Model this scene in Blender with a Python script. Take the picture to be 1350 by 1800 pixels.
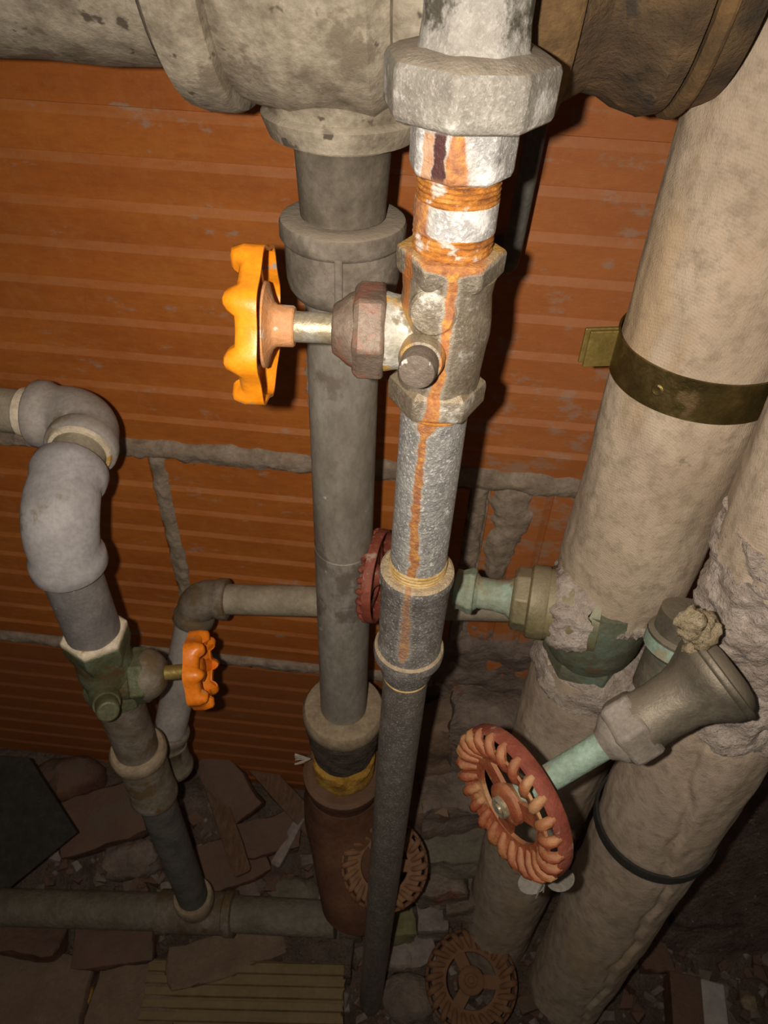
import bpy, math, random
from mathutils import Vector, Matrix, noise as mnoise
random.seed(7)
sc = bpy.context.scene
for o in list(bpy.data.objects): bpy.data.objects.remove(o)
COL = sc.collection
PI = math.pi
# ------------------------------------------------------------------ camera
F = 1300.0; HC = 1.21; PITCH = math.radians(42.24); ROLL = math.radians(2.68)
CAM = Vector((0, 0, HC))
FW = Vector((0, math.cos(PITCH), -math.sin(PITCH)))
U0 = Vector((0, math.sin(PITCH), math.cos(PITCH))); R0 = Vector((1, 0, 0))
RT = R0*math.cos(ROLL) + U0*math.sin(ROLL)
UP = U0*math.cos(ROLL) - R0*math.sin(ROLL)
cd = bpy.data.cameras.new('camera'); cam = bpy.data.objects.new('camera', cd); COL.objects.link(cam)
cd.sensor_fit = 'VERTICAL'; cd.sensor_height = 36; cd.sensor_width = 27; cd.lens = F/1800*36
cd.dof.use_dof = True; cd.dof.focus_distance = .36; cd.dof.aperture_fstop = 30
cd.clip_start = .01; cd.clip_end = 50
m = Matrix((RT, UP, -FW)).transposed().to_4x4(); m.translation = CAM
cam.matrix_world = m
sc.camera = cam
# ------------------------------------------------------------------ world, flash, exposure
w = bpy.data.worlds.new('world'); sc.world = w; w.use_nodes = True
w.node_tree.nodes['Background'].inputs[0].default_value = (1, .84, .72, 1)
w.node_tree.nodes['Background'].inputs[1].default_value = .042
ld = bpy.data.lights.new('phone_flash', 'SPOT'); lo = bpy.data.objects.new('phone_flash', ld); COL.objects.link(lo)
ld.energy = 10.0; ld.color = (1, .895, .765); ld.shadow_soft_size = .004
ld.spot_size = math.radians(130); ld.spot_blend = 1.0
LAIM = (FW*1.0 + RT*.03 - UP*.08).normalized()
lo.location = CAM - RT*.025 + UP*.004
lo.rotation_euler = LAIM.to_track_quat('-Z', 'Y').to_euler()
sc.view_settings.view_transform = 'Standard'; sc.view_settings.look = 'None'
sc.view_settings.exposure = 0.0; sc.view_settings.gamma = 1.0; sc.view_settings.use_curve_mapping = False

# ------------------------------------------------------------------ projection helpers (place things at real distances)
def ray(px, py): return FW + RT*((px-675)/F) - UP*((py-900)/F)
def at(px, py, Y):
    d = ray(px, py); return CAM + d*(Y/d.y)
def atz(px, py, z):
    d = ray(px, py); return CAM + d*((z-HC)/d.z)
def proj(P):
    v = P-CAM; z = v.dot(FW); return (675+F*v.dot(RT)/z, 900-F*v.dot(UP)/z, z)
DW = .545; YAW = math.radians(4.0); WN = Vector((-math.sin(YAW), -math.cos(YAW), 0)); WX = Vector((math.cos(YAW), -math.sin(YAW), 0))
W0 = Vector((0, DW, 0))
def onwall(px, py, off=0):
    d = ray(px, py); t = ((W0+WN*off)-CAM).dot(WN)/d.dot(WN); return CAM+d*t
def mr(P, wpx):                       # metres radius of a pixel width at P; values below 1 are metres already
    return wpx if wpx < 1 else proj(P)[2]*wpx/2/F
def front(P, n):
    v = CAM-P; v -= n*v.dot(n); return v.normalized()
def prof(A, B, lst, coord=1):
    """lst of (pixel, width): pixel is the image y of the front line (coord 1), or image x / y of the axis (coord 0 / 2)"""
    n = (B-A).normalized(); out = []
    for s, wd in lst:
        lo_, hi_ = -1.5, 1.5
        c = 1 if coord else 0
        def f(t):
            P = A+n*t
            if (P-CAM).dot(FW) < .05: return None
            if coord == 1:
                r = mr(P, wd); P = P+front(P, n)*r
            return proj(P)[c]-s
        best = None; prev = None; N = 600
        for i in range(N+1):
            t = lo_+(hi_-lo_)*i/N; v = f(t)
            if v is not None and prev is not None and prev[1]*v <= 0:
                t0, t1 = prev[0], t; v0 = prev[1]
                for _ in range(24):
                    tm = (t0+t1)/2; vm = f(tm)
                    if v0*vm <= 0: t1 = tm
                    else: t0 = tm; v0 = vm
                tm = (t0+t1)/2
                if best is None or abs(tm-(B-A).length/2) < abs(best-(B-A).length/2): best = tm
            prev = (t, v) if v is not None else None
        out.append((best, mr(A+n*best, wd)))
    return out

# ------------------------------------------------------------------ materials
class NT:
    def __init__(s, name):
        s.m = bpy.data.materials.new(name); s.m.use_nodes = True; s.t = s.m.node_tree
        s.b = s.t.nodes['Principled BSDF']; s.g = s.t.nodes.new('ShaderNodeNewGeometry')
        s.pos = s.g.outputs['Position']; s.nor = s.g.outputs['Normal']
        x = s.new('ShaderNodeSeparateXYZ'); s.link(s.pos, x.inputs[0]); s.x, s.y, s.z = x.outputs
        x = s.new('ShaderNodeSeparateXYZ'); s.link(s.nor, x.inputs[0]); s.nx, s.ny, s.nz = x.outputs
    def new(s, k): return s.t.nodes.new(k)
    def link(s, a, b): s.t.links.new(a, b)
    def put(s, v, sock):
        if hasattr(v, 'is_output'): s.link(v, sock)
        elif isinstance(v, (tuple, list)): sock.default_value = (*v, 1) if len(v) == 3 and len(sock.default_value) == 4 else v
        else: sock.default_value = v
    def math(s, op, a, b=0, c=0, clamp=False):
        n = s.new('ShaderNodeMath'); n.operation = op; n.use_clamp = clamp
        s.put(a, n.inputs[0]); s.put(b, n.inputs[1]); s.put(c, n.inputs[2]); return n.outputs[0]
    def noise(s, scale, detail=4, rough=.6, vec=None, dist=0):
        n = s.new('ShaderNodeTexNoise'); n.inputs['Scale'].default_value = scale; n.inputs['Detail'].default_value = detail
        n.inputs['Roughness'].default_value = rough; n.inputs['Distortion'].default_value = dist
        s.link(vec or s.pos, n.inputs['Vector']); return n.outputs['Fac']
    def scaled(s, v, vec=None):
        n = s.new('ShaderNodeVectorMath'); n.operation = 'MULTIPLY'; s.link(vec or s.pos, n.inputs[0]); n.inputs[1].default_value = v; return n.outputs[0]
    def ramp(s, f, stops, interp='LINEAR'):
        n = s.new('ShaderNodeValToRGB'); n.color_ramp.interpolation = interp; e = n.color_ramp.elements
        while len(e) < len(stops): e.new(.5)
        for i, (p, c) in enumerate(stops):
            e[i].position = p; e[i].color = (*c, 1) if isinstance(c, (tuple, list)) else (c, c, c, 1)
        s.link(f, n.inputs[0]); return n.outputs[0]
    def step(s, f, a, b): return s.ramp(f, [(a, 0), (b, 1)]) if a < b else s.ramp(f, [(b, 1), (a, 0)])
    def sstep(s, v, a, b):
        n = s.new('ShaderNodeMapRange'); n.interpolation_type = 'SMOOTHSTEP'; s.put(v, n.inputs[0]); s.put(a, n.inputs[1]); s.put(b, n.inputs[2]); return n.outputs[0]
    def mix(s, f, a, b):
        n = s.new('ShaderNodeMix'); n.data_type = 'RGBA'; s.put(f, n.inputs[0]); s.put(a, n.inputs[6]); s.put(b, n.inputs[7]); return n.outputs[2]
    def curve(s, v, pts, vmin, vmax):   # piecewise linear map of a value
        a, b = pts[0][0], pts[-1][0]
        f = s.math('DIVIDE', s.math('SUBTRACT', v, a), b-a)
        r = s.ramp(f, [((p-a)/(b-a), (q-vmin)/(vmax-vmin)) for p, q in pts])
        return s.math('MULTIPLY_ADD', r, vmax-vmin, vmin)
    def bump(s, layers):
        prev = None
        for h, st, dist in layers:
            n = s.new('ShaderNodeBump'); n.inputs['Strength'].default_value = st; n.inputs['Distance'].default_value = dist
            s.link(h, n.inputs['Height'])
            if prev: s.link(prev, n.inputs['Normal'])
            prev = n.outputs[0]
        s.link(prev, s.b.inputs['Normal'])
    def out(s, col, rough, metal=0, spec=.5):
        s.put(col, s.b.inputs['Base Color']); s.put(rough, s.b.inputs['Roughness']); s.put(metal, s.b.inputs['Metallic'])
        s.b.inputs['Specular IOR Level'].default_value = spec
        return s.m

def mat(name, cols, scale=60, rough=.75, metal=0, bump=.5, bscale=350, bdist=.0012, specks=None, patch=None, dust=None, spec=.35, stretch=None, fine=None):
    """cols: 2-3 colours of a noise blend; specks (colour, scale, threshold); patch the same with broad soft blotches; dust (colour, amount) on upward faces"""
    s = NT(name)
    vec = s.scaled(stretch) if stretch else None
    n1 = s.noise(scale, 6, .65, vec)
    k = len(cols)
    c = s.ramp(n1, [(.32+.36*i/(k-1), cols[i]) for i in range(k)])
    n2 = s.noise(bscale, 5, .7, vec)
    c = s.mix(s.math('MULTIPLY', s.sstep(n2, .35, .7), .35), c, tuple(x*.55 for x in cols[0]))
    for p in (patch if isinstance(patch, list) else [patch] if patch else []):
        f = s.sstep(s.math('MULTIPLY_ADD', n2, .16, s.noise(p[1], 5, .6)), p[2]+.08, p[2]+.16)
        c = s.mix(f, c, p[0])
    if specks:
        f = s.sstep(s.noise(specks[1], 3, .6), specks[2], specks[2]+.06); c = s.mix(f, c, specks[0])
    if dust:
        f = s.math('MULTIPLY', s.sstep(s.nz, .25, .85), dust[1]); c = s.mix(f, c, dust[0])
    lay = [(n2, bump, bdist), (n1, bump*.7, bdist*2)]
    if fine: lay.append((s.noise(fine, 2, .5), bump*.6, bdist*.5))
    s.bump(lay)
    return s.out(c, rough, metal, spec)

# --- central column: galvanised metals that share one run of rust water
D1 = .306
CA = at(835, 60, D1); CB = at(652, 1755, D1)
def colx(z): return CA.x+(CB.x-CA.x)*(z-CA.z)/(CB.z-CA.z)
def streak_pts():
    pts = []
    for py, px, wd in ((240, 806, 30), (330, 800, 60), (352, 800, 120), (372, 740, 30), (425, 735, 40), (445, 795, 150), (474, 797, 150), (484, 798, 22), (560, 788, 20), (640, 777, 22), (700, 763, 24), (752, 755, 40), (764, 747, 40), (776, 745, 15), (850, 737, 16), (930, 728, 17), (1000, 728, 20), (1050, 715, 14), (1100, 713, 17), (1150, 709, 22), (1165, 706, 3)):
        P = at(px, py, D1-.019); z = P.z
        pts.append((z, P.x-colx(z), wd/2*proj(P)[2]/F*.85))
    pts.sort(); return pts
SP = streak_pts()
def streak(s, c, amount=1.0):
    wob = s.math('MULTIPLY', s.math('SUBTRACT', s.noise(160, 4, .6), .5), .0045)
    ax = s.math('MULTIPLY_ADD', s.z, (CB.x-CA.x)/(CB.z-CA.z), CA.x-(CB.x-CA.x)/(CB.z-CA.z)*CA.z)
    ac = s.math('ADD', s.math('SUBTRACT', s.x, ax), wob)
    n = len(SP)//2+1
    def two(k, lo_, hi_):   # colour ramps hold 32 stops; fine in one
        return s.curve(s.z, [(p[0], p[k]) for p in SP], lo_, hi_)
    cen = two(1, -.02, .02); wid = two(2, 0, .03)
    dist = s.math('ABSOLUTE', s.math('SUBTRACT', ac, cen))
    f = s.math('SUBTRACT', 1, s.sstep(s.math('DIVIDE', dist, s.math('MAXIMUM', wid, .0004)), .75, 1.15))
    edge = s.math('SUBTRACT', 1, s.sstep(s.math('DIVIDE', dist, s.math('MAXIMUM', wid, .0004)), 1.2, 2.0))
    fr = s.math('LESS_THAN', s.y, D1-.002)
    inz = s.math('GREATER_THAN', s.z, SP[0][0])
    f = s.math('MULTIPLY', s.math('MULTIPLY', f, fr), inz)
    edge = s.math('MULTIPLY', s.math('MULTIPLY', edge, fr), inz)
    rc = s.ramp(s.noise(220, 5, .7), [(.3, (.22, .07, .03)), (.5, (.44, .16, .04)), (.7, (.72, .36, .05))])
    c = s.mix(s.math('MULTIPLY', edge, .3), c, (.7, .62, .52))
    c = s.mix(s.math('MULTIPLY', f, .92*amount), c, rc)
    for (px, py, wd, y0, y1, col, am) in ((772, 285, 11, 235, 330, (.075, .016, .014), .95), (752, 290, 9, 240, 335, (.60, .24, .04), .7), (760, 300, 30, 320, 336, (.45, .22, .12), .6), (716, 500, 7, 462, 566, (.48, .17, .04), .85), (700, 585, 24, 560, 612, (.62, .34, .07), .6)):
        P = at(px, py, D1-.019); z0_, z1_ = at(px, y1, D1-.019).z, at(px, y0, D1-.019).z
        dd = s.math('ABSOLUTE', s.math('SUBTRACT', ac, P.x-colx(P.z)))
        k = s.math('SUBTRACT', 1, s.sstep(dd, wd*.75*proj(P)[2]/F, wd*1.15*proj(P)[2]/F))
        k = s.math('MULTIPLY', s.math('MULTIPLY', k, fr), s.math('MULTIPLY', s.sstep(s.z, z0_-.0015, z0_+.0015), s.math('SUBTRACT', 1, s.sstep(s.z, z1_-.0015, z1_+.0015))))
        c = s.mix(s.math('MULTIPLY', k, am), c, col)
    return c, f

def galv(name, cols, patch, scale=90, rough=.45, metal=.35, topc=(.62, .40, .16), topn=.55, bump=.8, bdist=.0012, glit=700, dark=None, st=1.0, gl_=.75):
    s = NT(name)
    n1 = s.noise(scale, 6, .7); n2 = s.noise(420, 5, .75); n3 = s.noise(glit, 3, .6)
    c = s.ramp(n1, [(.3, cols[0]), (.5, cols[1]), (.68, cols[2])])
    c = s.mix(s.math('MULTIPLY', s.sstep(n2, .42, .62), .55), c, cols[0])
    c = s.mix(s.math('MULTIPLY', s.sstep(n3, .56, .66), gl_), c, patch[0])
    c = s.mix(s.sstep(s.math('MULTIPLY_ADD', n2, .25, s.noise(patch[1], 4, .6)), patch[2]+.12, patch[2]+.24), c, patch[0])
    if dark: c = s.mix(s.sstep(s.math('MULTIPLY_ADD', n2, .2, s.noise(dark[1], 4, .6)), dark[2]+.1, dark[2]+.18), c, dark[0])
    top = s.math('MULTIPLY', s.sstep(s.nz, .35, .8), topn)
    c = s.mix(top, c, s.ramp(s.noise(120, 4, .6), [(.35, tuple(x*.7 for x in topc)), (.65, topc)]))
    f = None
    if st: c, f = streak(s, c, st)
    s.bump([(n2, bump, bdist), (n3, bump*.8, bdist*.6), (n1, bump*.4, bdist)])
    if f is not None:
        return s.out(c, s.math('MULTIPLY_ADD', f, .25, rough), s.math('MULTIPLY', s.math('SUBTRACT', 1, f), metal), .5)
    return s.out(c, rough, metal, .5)

M = {}
M['nut'] = galv('weathered_zinc', [(.19, .175, .15), (.29, .27, .235), (.40, .38, .34)], ((.64, .62, .58), 50, .575), topc=(.40, .33, .25), topn=.8, st=0, metal=.1, rough=.6, bump=.6, gl_=.35)
M['sleeve'] = galv('stained_zinc', [(.27, .25, .22), (.38, .36, .33), (.48, .46, .43)], ((.60, .58, .54), 40, .60), topc=(.42, .34, .25), st=0, dark=((.09, .08, .06), 28, .50), metal=.1, rough=.6, bump=.6, gl_=.3)
M['white'] = galv('bright_zinc', [(.28, .275, .27), (.48, .47, .465), (.72, .71, .70)], ((.90, .89, .87), 40, .545), topn=.3, rough=.45, metal=.15, bump=.6)
M['body'] = galv('grey_bronze', [(.14, .11, .08), (.22, .185, .14), (.32, .28, .22)], ((.56, .52, .44), 38, .62), topc=(.78, .45, .12), topn=.92, metal=.25, rough=.5, gl_=.3)
M['body2'] = galv('grey_bronze_dusty', [(.15, .118, .08), (.23, .19, .14), (.33, .285, .22)], ((.62, .59, .52), 44, .585), topc=(.46, .36, .22), topn=.45, metal=.35, rough=.42, gl_=.22, bump=.55)
M['riser'] = galv('spangled_zinc', [(.22, .215, .21), (.38, .37, .355), (.52, .51, .49)], ((.85, .84, .82), 260, .60), topc=(.72, .5, .24), topn=.8, metal=.25, rough=.45, bump=.9, bdist=.0014)
M['coup'] = galv('dark_zinc', [(.14, .128, .115), (.25, .23, .215), (.38, .36, .335)], ((.65, .63, .60), 300, .63), topc=(.62, .48, .30), topn=.9, metal=.25, rough=.45, bump=1, bdist=.0014, st=.7)
M['lower'] = galv('dull_steel', [(.15, .13, .11), (.215, .19, .165), (.31, .28, .25)], ((.55, .53, .5), 330, .66), topc=(.4, .32, .22), metal=.35, rough=.42, st=0, bump=.5)
M['thread'] = mat('rusted_thread', [(.22, .075, .02), (.54, .20, .03), (.74, .36, .08)], 90, .8, 0, .9, 400, patch=((.66, .58, .52), 70, .53), stretch=(1, 1, 2.2))
M['thread_tan'] = mat('tan_thread_paste', [(.45, .27, .09), (.65, .45, .18), (.72, .56, .32)], 130, .7, 0, .6, 500)
M['orange'] = mat('orange_enamel', [(.78, .235, .010), (.84, .27, .010), (.88, .31, .015)], 70, .36, 0, .15, 300, specks=((.33, .29, .25), 95, .64), spec=.5)
M['orange_red'] = mat('orange_red_enamel', [(.80, .19, .01), (.88, .23, .012), (.92, .27, .02)], 70, .36, 0, .15, 300, specks=((.33, .29, .25), 110, .65), spec=.5)
M['orange_dull'] = mat('dusty_orange_enamel', [(.50, .25, .12), (.62, .30, .13), (.66, .25, .06)], 90, .6, 0, .4, 400, specks=((.55, .47, .4), 120, .62))
M['brasssteel'] = mat('tarnished_brass_stem', [(.26, .21, .13), (.42, .36, .25), (.52, .50, .44)], 90, .42, .5, .3, 400, patch=((.75, .72, .66), 60, .56))
M['brass'] = mat('bright_brass', [(.26, .18, .05), (.38, .28, .08), (.50, .38, .13)], 60, .42, .6, .2, 400)
M['brass_dull'] = mat('dull_brass_band', [(.09, .065, .022), (.16, .115, .04), (.27, .20, .08)], 40, .38, .75, .5, 250, patch=((.30, .20, .10), 30, .58))
M['packing'] = mat('brown_packing_nut', [(.13, .095, .07), (.20, .145, .11), (.25, .20, .16)], 60, .5, .2, .6, 300, patch=[((.26, .12, .085), 35, .54), ((.30, .29, .24), 45, .60)], specks=((.55, .17, .04), 60, .70))
M['neck'] = mat('lime_crusted_neck', [(.26, .23, .17), (.48, .46, .40), (.74, .74, .70)], 70, .6, .1, .8, 300, .0009, patch=[((.58, .33, .08), 40, .54), ((.22, .19, .13), 60, .53)])
M['plug'] = mat('dark_brown_plug', [(.10, .078, .06), (.16, .125, .10), (.22, .18, .15)], 70, .5, .1, .7, 300, specks=((.6, .56, .5), 120, .67))
M['cast'] = mat('painted_cast_iron', [(.17, .14, .10), (.34, .295, .225), (.48, .42, .33)], 55, .85, 0, .6, 260, .0009, patch=[((.20, .165, .12), 26, .55), ((.52, .48, .38), 24, .63), ((.17, .15, .09), 12, .62)], specks=((.10, .08, .06), 75, .63), dust=((.42, .36, .28), .4))
M['cast2'] = mat('grey_cast_iron', [(.12, .098, .075), (.20, .17, .135), (.29, .25, .205)], 50, .85, 0, .6, 230, .0009, patch=((.15, .12, .095), 26, .57), dust=((.40, .33, .25), .7))
M['stub'] = mat('dark_stained_iron_stub', [(.085, .07, .05), (.145, .122, .092), (.21, .18, .14)], 40, .8, 0, .5, 240, .0008, patch=((.08, .045, .03), 26, .62))
M['rearpipe'] = mat('grey_steel_pipe', [(.19, .165, .135), (.28, .25, .21), (.37, .335, .295)], 30, .6, .1, .35, 220, .0008, patch=((.17, .14, .115), 16, .58), specks=((.5, .47, .42), 130, .69), stretch=(1, 1, .5))
M['rusty'] = mat('rust_crusted_iron', [(.05, .034, .02), (.115, .074, .04), (.21, .13, .062)], 55, .9, 0, .9, 220, .0013, patch=[((.055, .042, .03), 22, .54), ((.33, .17, .06), 18, .62)], dust=((.36, .28, .18), .4))
M['rustrim'] = mat('brown_rust_rim', [(.09, .056, .028), (.17, .10, .042), (.27, .16, .065)], 50, .9, 0, .8, 220, .0011)
M['elbow'] = mat('primer_grey_elbow', [(.28, .245, .215), (.36, .32, .29), (.43, .385, .35)], 24, .75, 0, .3, 260, .0007, patch=((.22, .18, .13), 20, .59))
M['elbow_pale'] = mat('pale_grey_elbow', [(.30, .28, .275), (.40, .375, .375), (.47, .445, .45)], 24, .7, 0, .25, 260, .0006, patch=((.24, .20, .15), 22, .58))
M['tanpipe'] = mat('tan_weathered_pipe', [(.24, .20, .14), (.33, .28, .20), (.40, .35, .26)], 34, .8, 0, .6, 220, patch=((.16, .13, .09), 24, .60))
M['greypipe'] = mat('matt_grey_pipe', [(.17, .155, .145), (.23, .21, .20), (.30, .275, .26)], 50, .6, .15, .4, 420, .0008, specks=((.5, .46, .42), 160, .68))
M['brownpipe'] = mat('brown_stained_pipe', [(.13, .10, .065), (.20, .16, .115), (.27, .235, .20)], 40, .65, .1, .5, 260, patch=((.15, .10, .05), 30, .54))
M['darkpipe'] = mat('dark_grey_pipe', [(.10, .095, .08), (.15, .14, .12), (.19, .175, .15)], 40, .7, .1, .5, 260)
M['cream'] = mat('cream_sealant', [(.55, .45, .31), (.70, .60, .45), (.78, .68, .54)], 80, .7, 0, .5, 360, specks=((.55, .33, .08), 70, .64))
M['tan'] = mat('tan_sealant', [(.22, .165, .105), (.31, .24, .155), (.38, .30, .20)], 80, .75, 0, .5, 360)
M['greenbronze'] = mat('green_bronze', [(.09, .085, .042), (.145, .155, .085), (.20, .23, .15)], 36, .5, .3, .5, 260, patch=[((.13, .085, .035), 30, .57), ((.22, .29, .21), 34, .62)])
M['verdigris'] = mat('verdigris', [(.19, .26, .20), (.28, .38, .30), (.36, .50, .42)], 60, .7, .05, .5, 300, patch=((.30, .27, .18), 34, .58))
M['verdigris_lime'] = mat('pale_verdigris', [(.26, .31, .22), (.34, .39, .29), (.42, .55, .46)], 60, .7, 0, .5, 300, patch=((.30, .26, .17), 40, .55))
M['olive'] = mat('olive_bronze', [(.17, .15, .08), (.26, .22, .115), (.33, .27, .14)], 40, .55, .25, .5, 260, patch=((.20, .24, .16), 24, .56), dust=((.36, .31, .22), .5))
M['valvegreen'] = mat('dark_green_valve', [(.11, .11, .07), (.16, .17, .115), (.22, .25, .18)], 36, .6, .15, .6, 240, patch=[((.20, .12, .06), 26, .6), ((.15, .20, .15), 20, .56)])
M['bronze'] = mat('dark_bronze_casting', [(.085, .073, .055), (.14, .12, .09), (.21, .185, .14)], 34, .48, .25, .5, 260, patch=((.10, .13, .095), 22, .58), specks=((.42, .38, .3), 130, .69), dust=((.32, .27, .20), .5))
M['bonnet'] = mat('dusty_bronze_bonnet', [(.20, .17, .14), (.29, .25, .21), (.36, .315, .27)], 40, .65, .1, .5, 260)
M['redwheel'] = mat('rusted_red_handwheel', [(.20, .045, .02), (.32, .085, .035), (.40, .16, .06)], 45, .6, .05, .6, 280, patch=((.42, .22, .10), 26, .55), dust=((.42, .26, .14), .35))
M['redwheel_b'] = mat('red_painted_handwheel', [(.17, .042, .026), (.25, .062, .038), (.31, .10, .06)], 50, .6, 0, .5, 280, patch=((.38, .25, .19), 34, .58))
M['redwheel_c'] = mat('brown_rusted_handwheel', [(.13, .05, .025), (.19, .078, .035), (.24, .115, .05)], 50, .8, 0, .7, 280, dust=((.24, .15, .08), .4))
M['cloth'] = None
M['cement'] = mat('pinkish_insulating_cement', [(.36, .29, .24), (.50, .42, .36), (.62, .54, .47)], 60, .95, 0, 1.0, 220, .003, patch=((.24, .19, .15), 30, .60))
M['fluff'] = mat('fibrous_insulation', [(.32, .24, .14), (.48, .38, .24), (.58, .48, .33)], 90, .95, 0, 1.0, 300, .004)
M['yellow'] = mat('amber_glass_wool', [(.30, .14, .02), (.52, .28, .04), (.66, .42, .10)], 50, .9, 0, 1.0, 260, .003)
M['tar'] = mat('black_tarred_rope', [(.045, .035, .025), (.075, .058, .04), (.11, .085, .06)], 60, .85, 0, .9, 220, .003)
M['claypipe'] = mat('brown_clay_pipe', [(.085, .036, .02), (.13, .056, .03), (.17, .08, .045)], 24, .75, 0, .6, 180, dust=((.16, .11, .07), .35))
M['mortar'] = mat('lime_mortar', [(.22, .165, .12), (.32, .25, .185), (.42, .335, .255)], 45, .95, 0, .8, 200, .002)
M['sheet'] = mat('black_roofing_felt', [(.024, .021, .018), (.034, .030, .026), (.046, .041, .035)], 90, .9, 0, .5, 420)
M['soil'] = mat('dark_rubble_soil', [(.11, .074, .054), (.18, .128, .096), (.25, .185, .142)], 30, .95, 0, 1.0, 120, .006, patch=((.22, .11, .068), 14, .60), specks=((.34, .28, .22), 90, .66))
M['brick'] = mat('broken_red_brick', [(.115, .048, .032), (.165, .072, .048), (.21, .105, .075)], 26, .9, 0, .8, 140, .003, patch=((.12, .08, .06), 18, .53), dust=((.17, .12, .086), .55))
M['brick_brown'] = mat('brown_brick', [(.15, .09, .058), (.21, .13, .085), (.26, .175, .12)], 26, .9, 0, .8, 140, .003, dust=((.24, .18, .125), .45))
M['tile_tan'] = mat('tan_clay_block', [(.17, .115, .052), (.235, .165, .08), (.29, .21, .11)], 22, .9, 0, .6, 140, .002, dust=((.25, .185, .10), .5))
M['concrete'] = mat('grey_green_concrete', [(.15, .13, .09), (.205, .18, .135), (.26, .23, .18)], 26, .92, 0, .8, 160, .003)
M['stone'] = mat('pinkish_stone', [(.24, .19, .165), (.32, .26, .23), (.39, .33, .295)], 30, .92, 0, .8, 160, .003)
M['stone_brown'] = mat('brown_grey_stone', [(.17, .125, .098), (.235, .18, .145), (.30, .235, .19)], 22, .92, 0, .9, 130, .004, patch=((.26, .11, .06), 12, .62))
M['olive_stone'] = mat('mossy_olive_stone', [(.17, .16, .07), (.24, .225, .11), (.29, .27, .15)], 30, .9, 0, .7, 160)
M['whitepaint'] = mat('chalky_white_paint', [(.36, .33, .31), (.46, .43, .40), (.52, .49, .46)], 50, .9, 0, .4, 200)
M['tagmetal'] = mat('grey_metal_tag', [(.13, .115, .095), (.19, .17, .145), (.26, .235, .20)], 60, .6, .2, .4, 300)
M['string'] = mat('grey_string', [(.38, .34, .28), (.50, .45, .38)], 200, .95, 0, .5, 600)
M['wood'] = mat('brown_wood_lath', [(.11, .058, .034), (.155, .085, .05), (.20, .12, .075)], 60, .9, 0, .6, 260, patch=((.15, .10, .075), 18, .53), stretch=(4, .6, 4))

def canvas(name, cols, stain, lo_=.0):
    s = NT(name)
    n1 = s.noise(14, 6, .65); n2 = s.noise(110, 5, .7); n4 = s.noise(1400, 2, .5, s.scaled((1, 1, .35)))
    c = s.ramp(n1, [(.32, cols[0]), (.5, cols[1]), (.68, cols[2])])
    c = s.mix(s.math('MULTIPLY', s.sstep(n2, .42, .7), .6), c, tuple(x*.62 for x in cols[0]))
    c = s.mix(s.math('MULTIPLY', s.sstep(s.noise(9, 4, .6, s.scaled((1.6, 1.6, .5))), .56, .68), .55), c, stain)
    c = s.mix(s.math('MULTIPLY', s.sstep(s.noise(46, 4, .7), .66, .73), .5), c, (.16, .12, .08))
    wv = s.new('ShaderNodeTexWave'); wv.bands_direction = 'DIAGONAL'; wv.inputs['Scale'].default_value = 330; wv.inputs['Distortion'].default_value = 2.5; wv.inputs['Detail'].default_value = 2; s.link(s.pos, wv.inputs['Vector'])
    s.bump([(n2, .5, .0012), (n4, .5, .0008), (wv.outputs['Fac'], .16, .0005), (n1, .4, .004)])
    return s.out(c, .92, 0, .2)
M['cloth'] = canvas('beige_canvas', [(.40, .31, .225), (.49, .39, .29), (.56, .455, .345)], (.44, .30, .16))
M['cloth_b'] = canvas('brown_grey_canvas', [(.40, .315, .235), (.49, .39, .295), (.55, .45, .345)], (.40, .30, .18))

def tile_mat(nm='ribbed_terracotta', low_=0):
    s = NT(nm)
    oi = s.new('ShaderNodeObjectInfo')
    n1 = s.noise(9, 5, .6, s.scaled((.6, .6, 2.2))); n2 = s.noise(170, 5, .7, s.scaled((.35, .35, 1.4))); n3 = s.noise(60, 5, .65)
    c = s.ramp(n1, [(.3, (.34, .092, .014)), (.5, (.42, .122, .017)), (.7, (.49, .155, .022))])
    c = s.mix(s.math('MULTIPLY', s.sstep(n2, .4, .7), .3), c, (.24, .062, .014))
    c = s.mix(s.math('MULTIPLY', oi.outputs['Random'], .25), c, (.35, .10, .022))
    # chalky mortar smears, thicker to the right of the pipes
    right = s.sstep(s.x, -.02, .16)
    sm = s.math('MULTIPLY_ADD', right, .055, s.math('ADD', s.noise(24, 6, .7, s.scaled((.8, .8, 2.2))), s.math('MULTIPLY', s.math('SUBTRACT', n3, .5), .35)))
    low = s.sstep(s.z, .98, .72)
    sm = s.math('MULTIPLY_ADD', s.math('MULTIPLY', low, right), .07, sm)
    c = s.mix(s.math('MULTIPLY', s.sstep(sm, .61, .71), .7), c, (.33, .24, .175))
    c = s.mix(s.math('MULTIPLY', s.math('MULTIPLY', s.sstep(s.nz, .08, .4), s.sstep(s.noise(26, 5, .7, s.scaled((1, 1, 3))), .28, .62)), .30), c, (.45, .22, .10))
    c = s.mix(s.math('MULTIPLY', s.sstep(s.noise(70, 6, .75), .45, .75), .35), c, (.46, .19, .06))
    c = s.mix(s.math('MULTIPLY', right, .25), c, (.40, .17, .085))
    if low_: c = s.mix(.6, c, (.20, .068, .026))  # lower courses: whole tile colour mixed towards a darker red-brown
    s.bump([(n2, .4, .0008), (n3, .4, .0015)])
    return s.out(c, .62, 0, .35)
M['tile'] = tile_mat(); M['tile_low'] = tile_mat('redbrown_ribbed_terracotta', 1)

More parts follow.
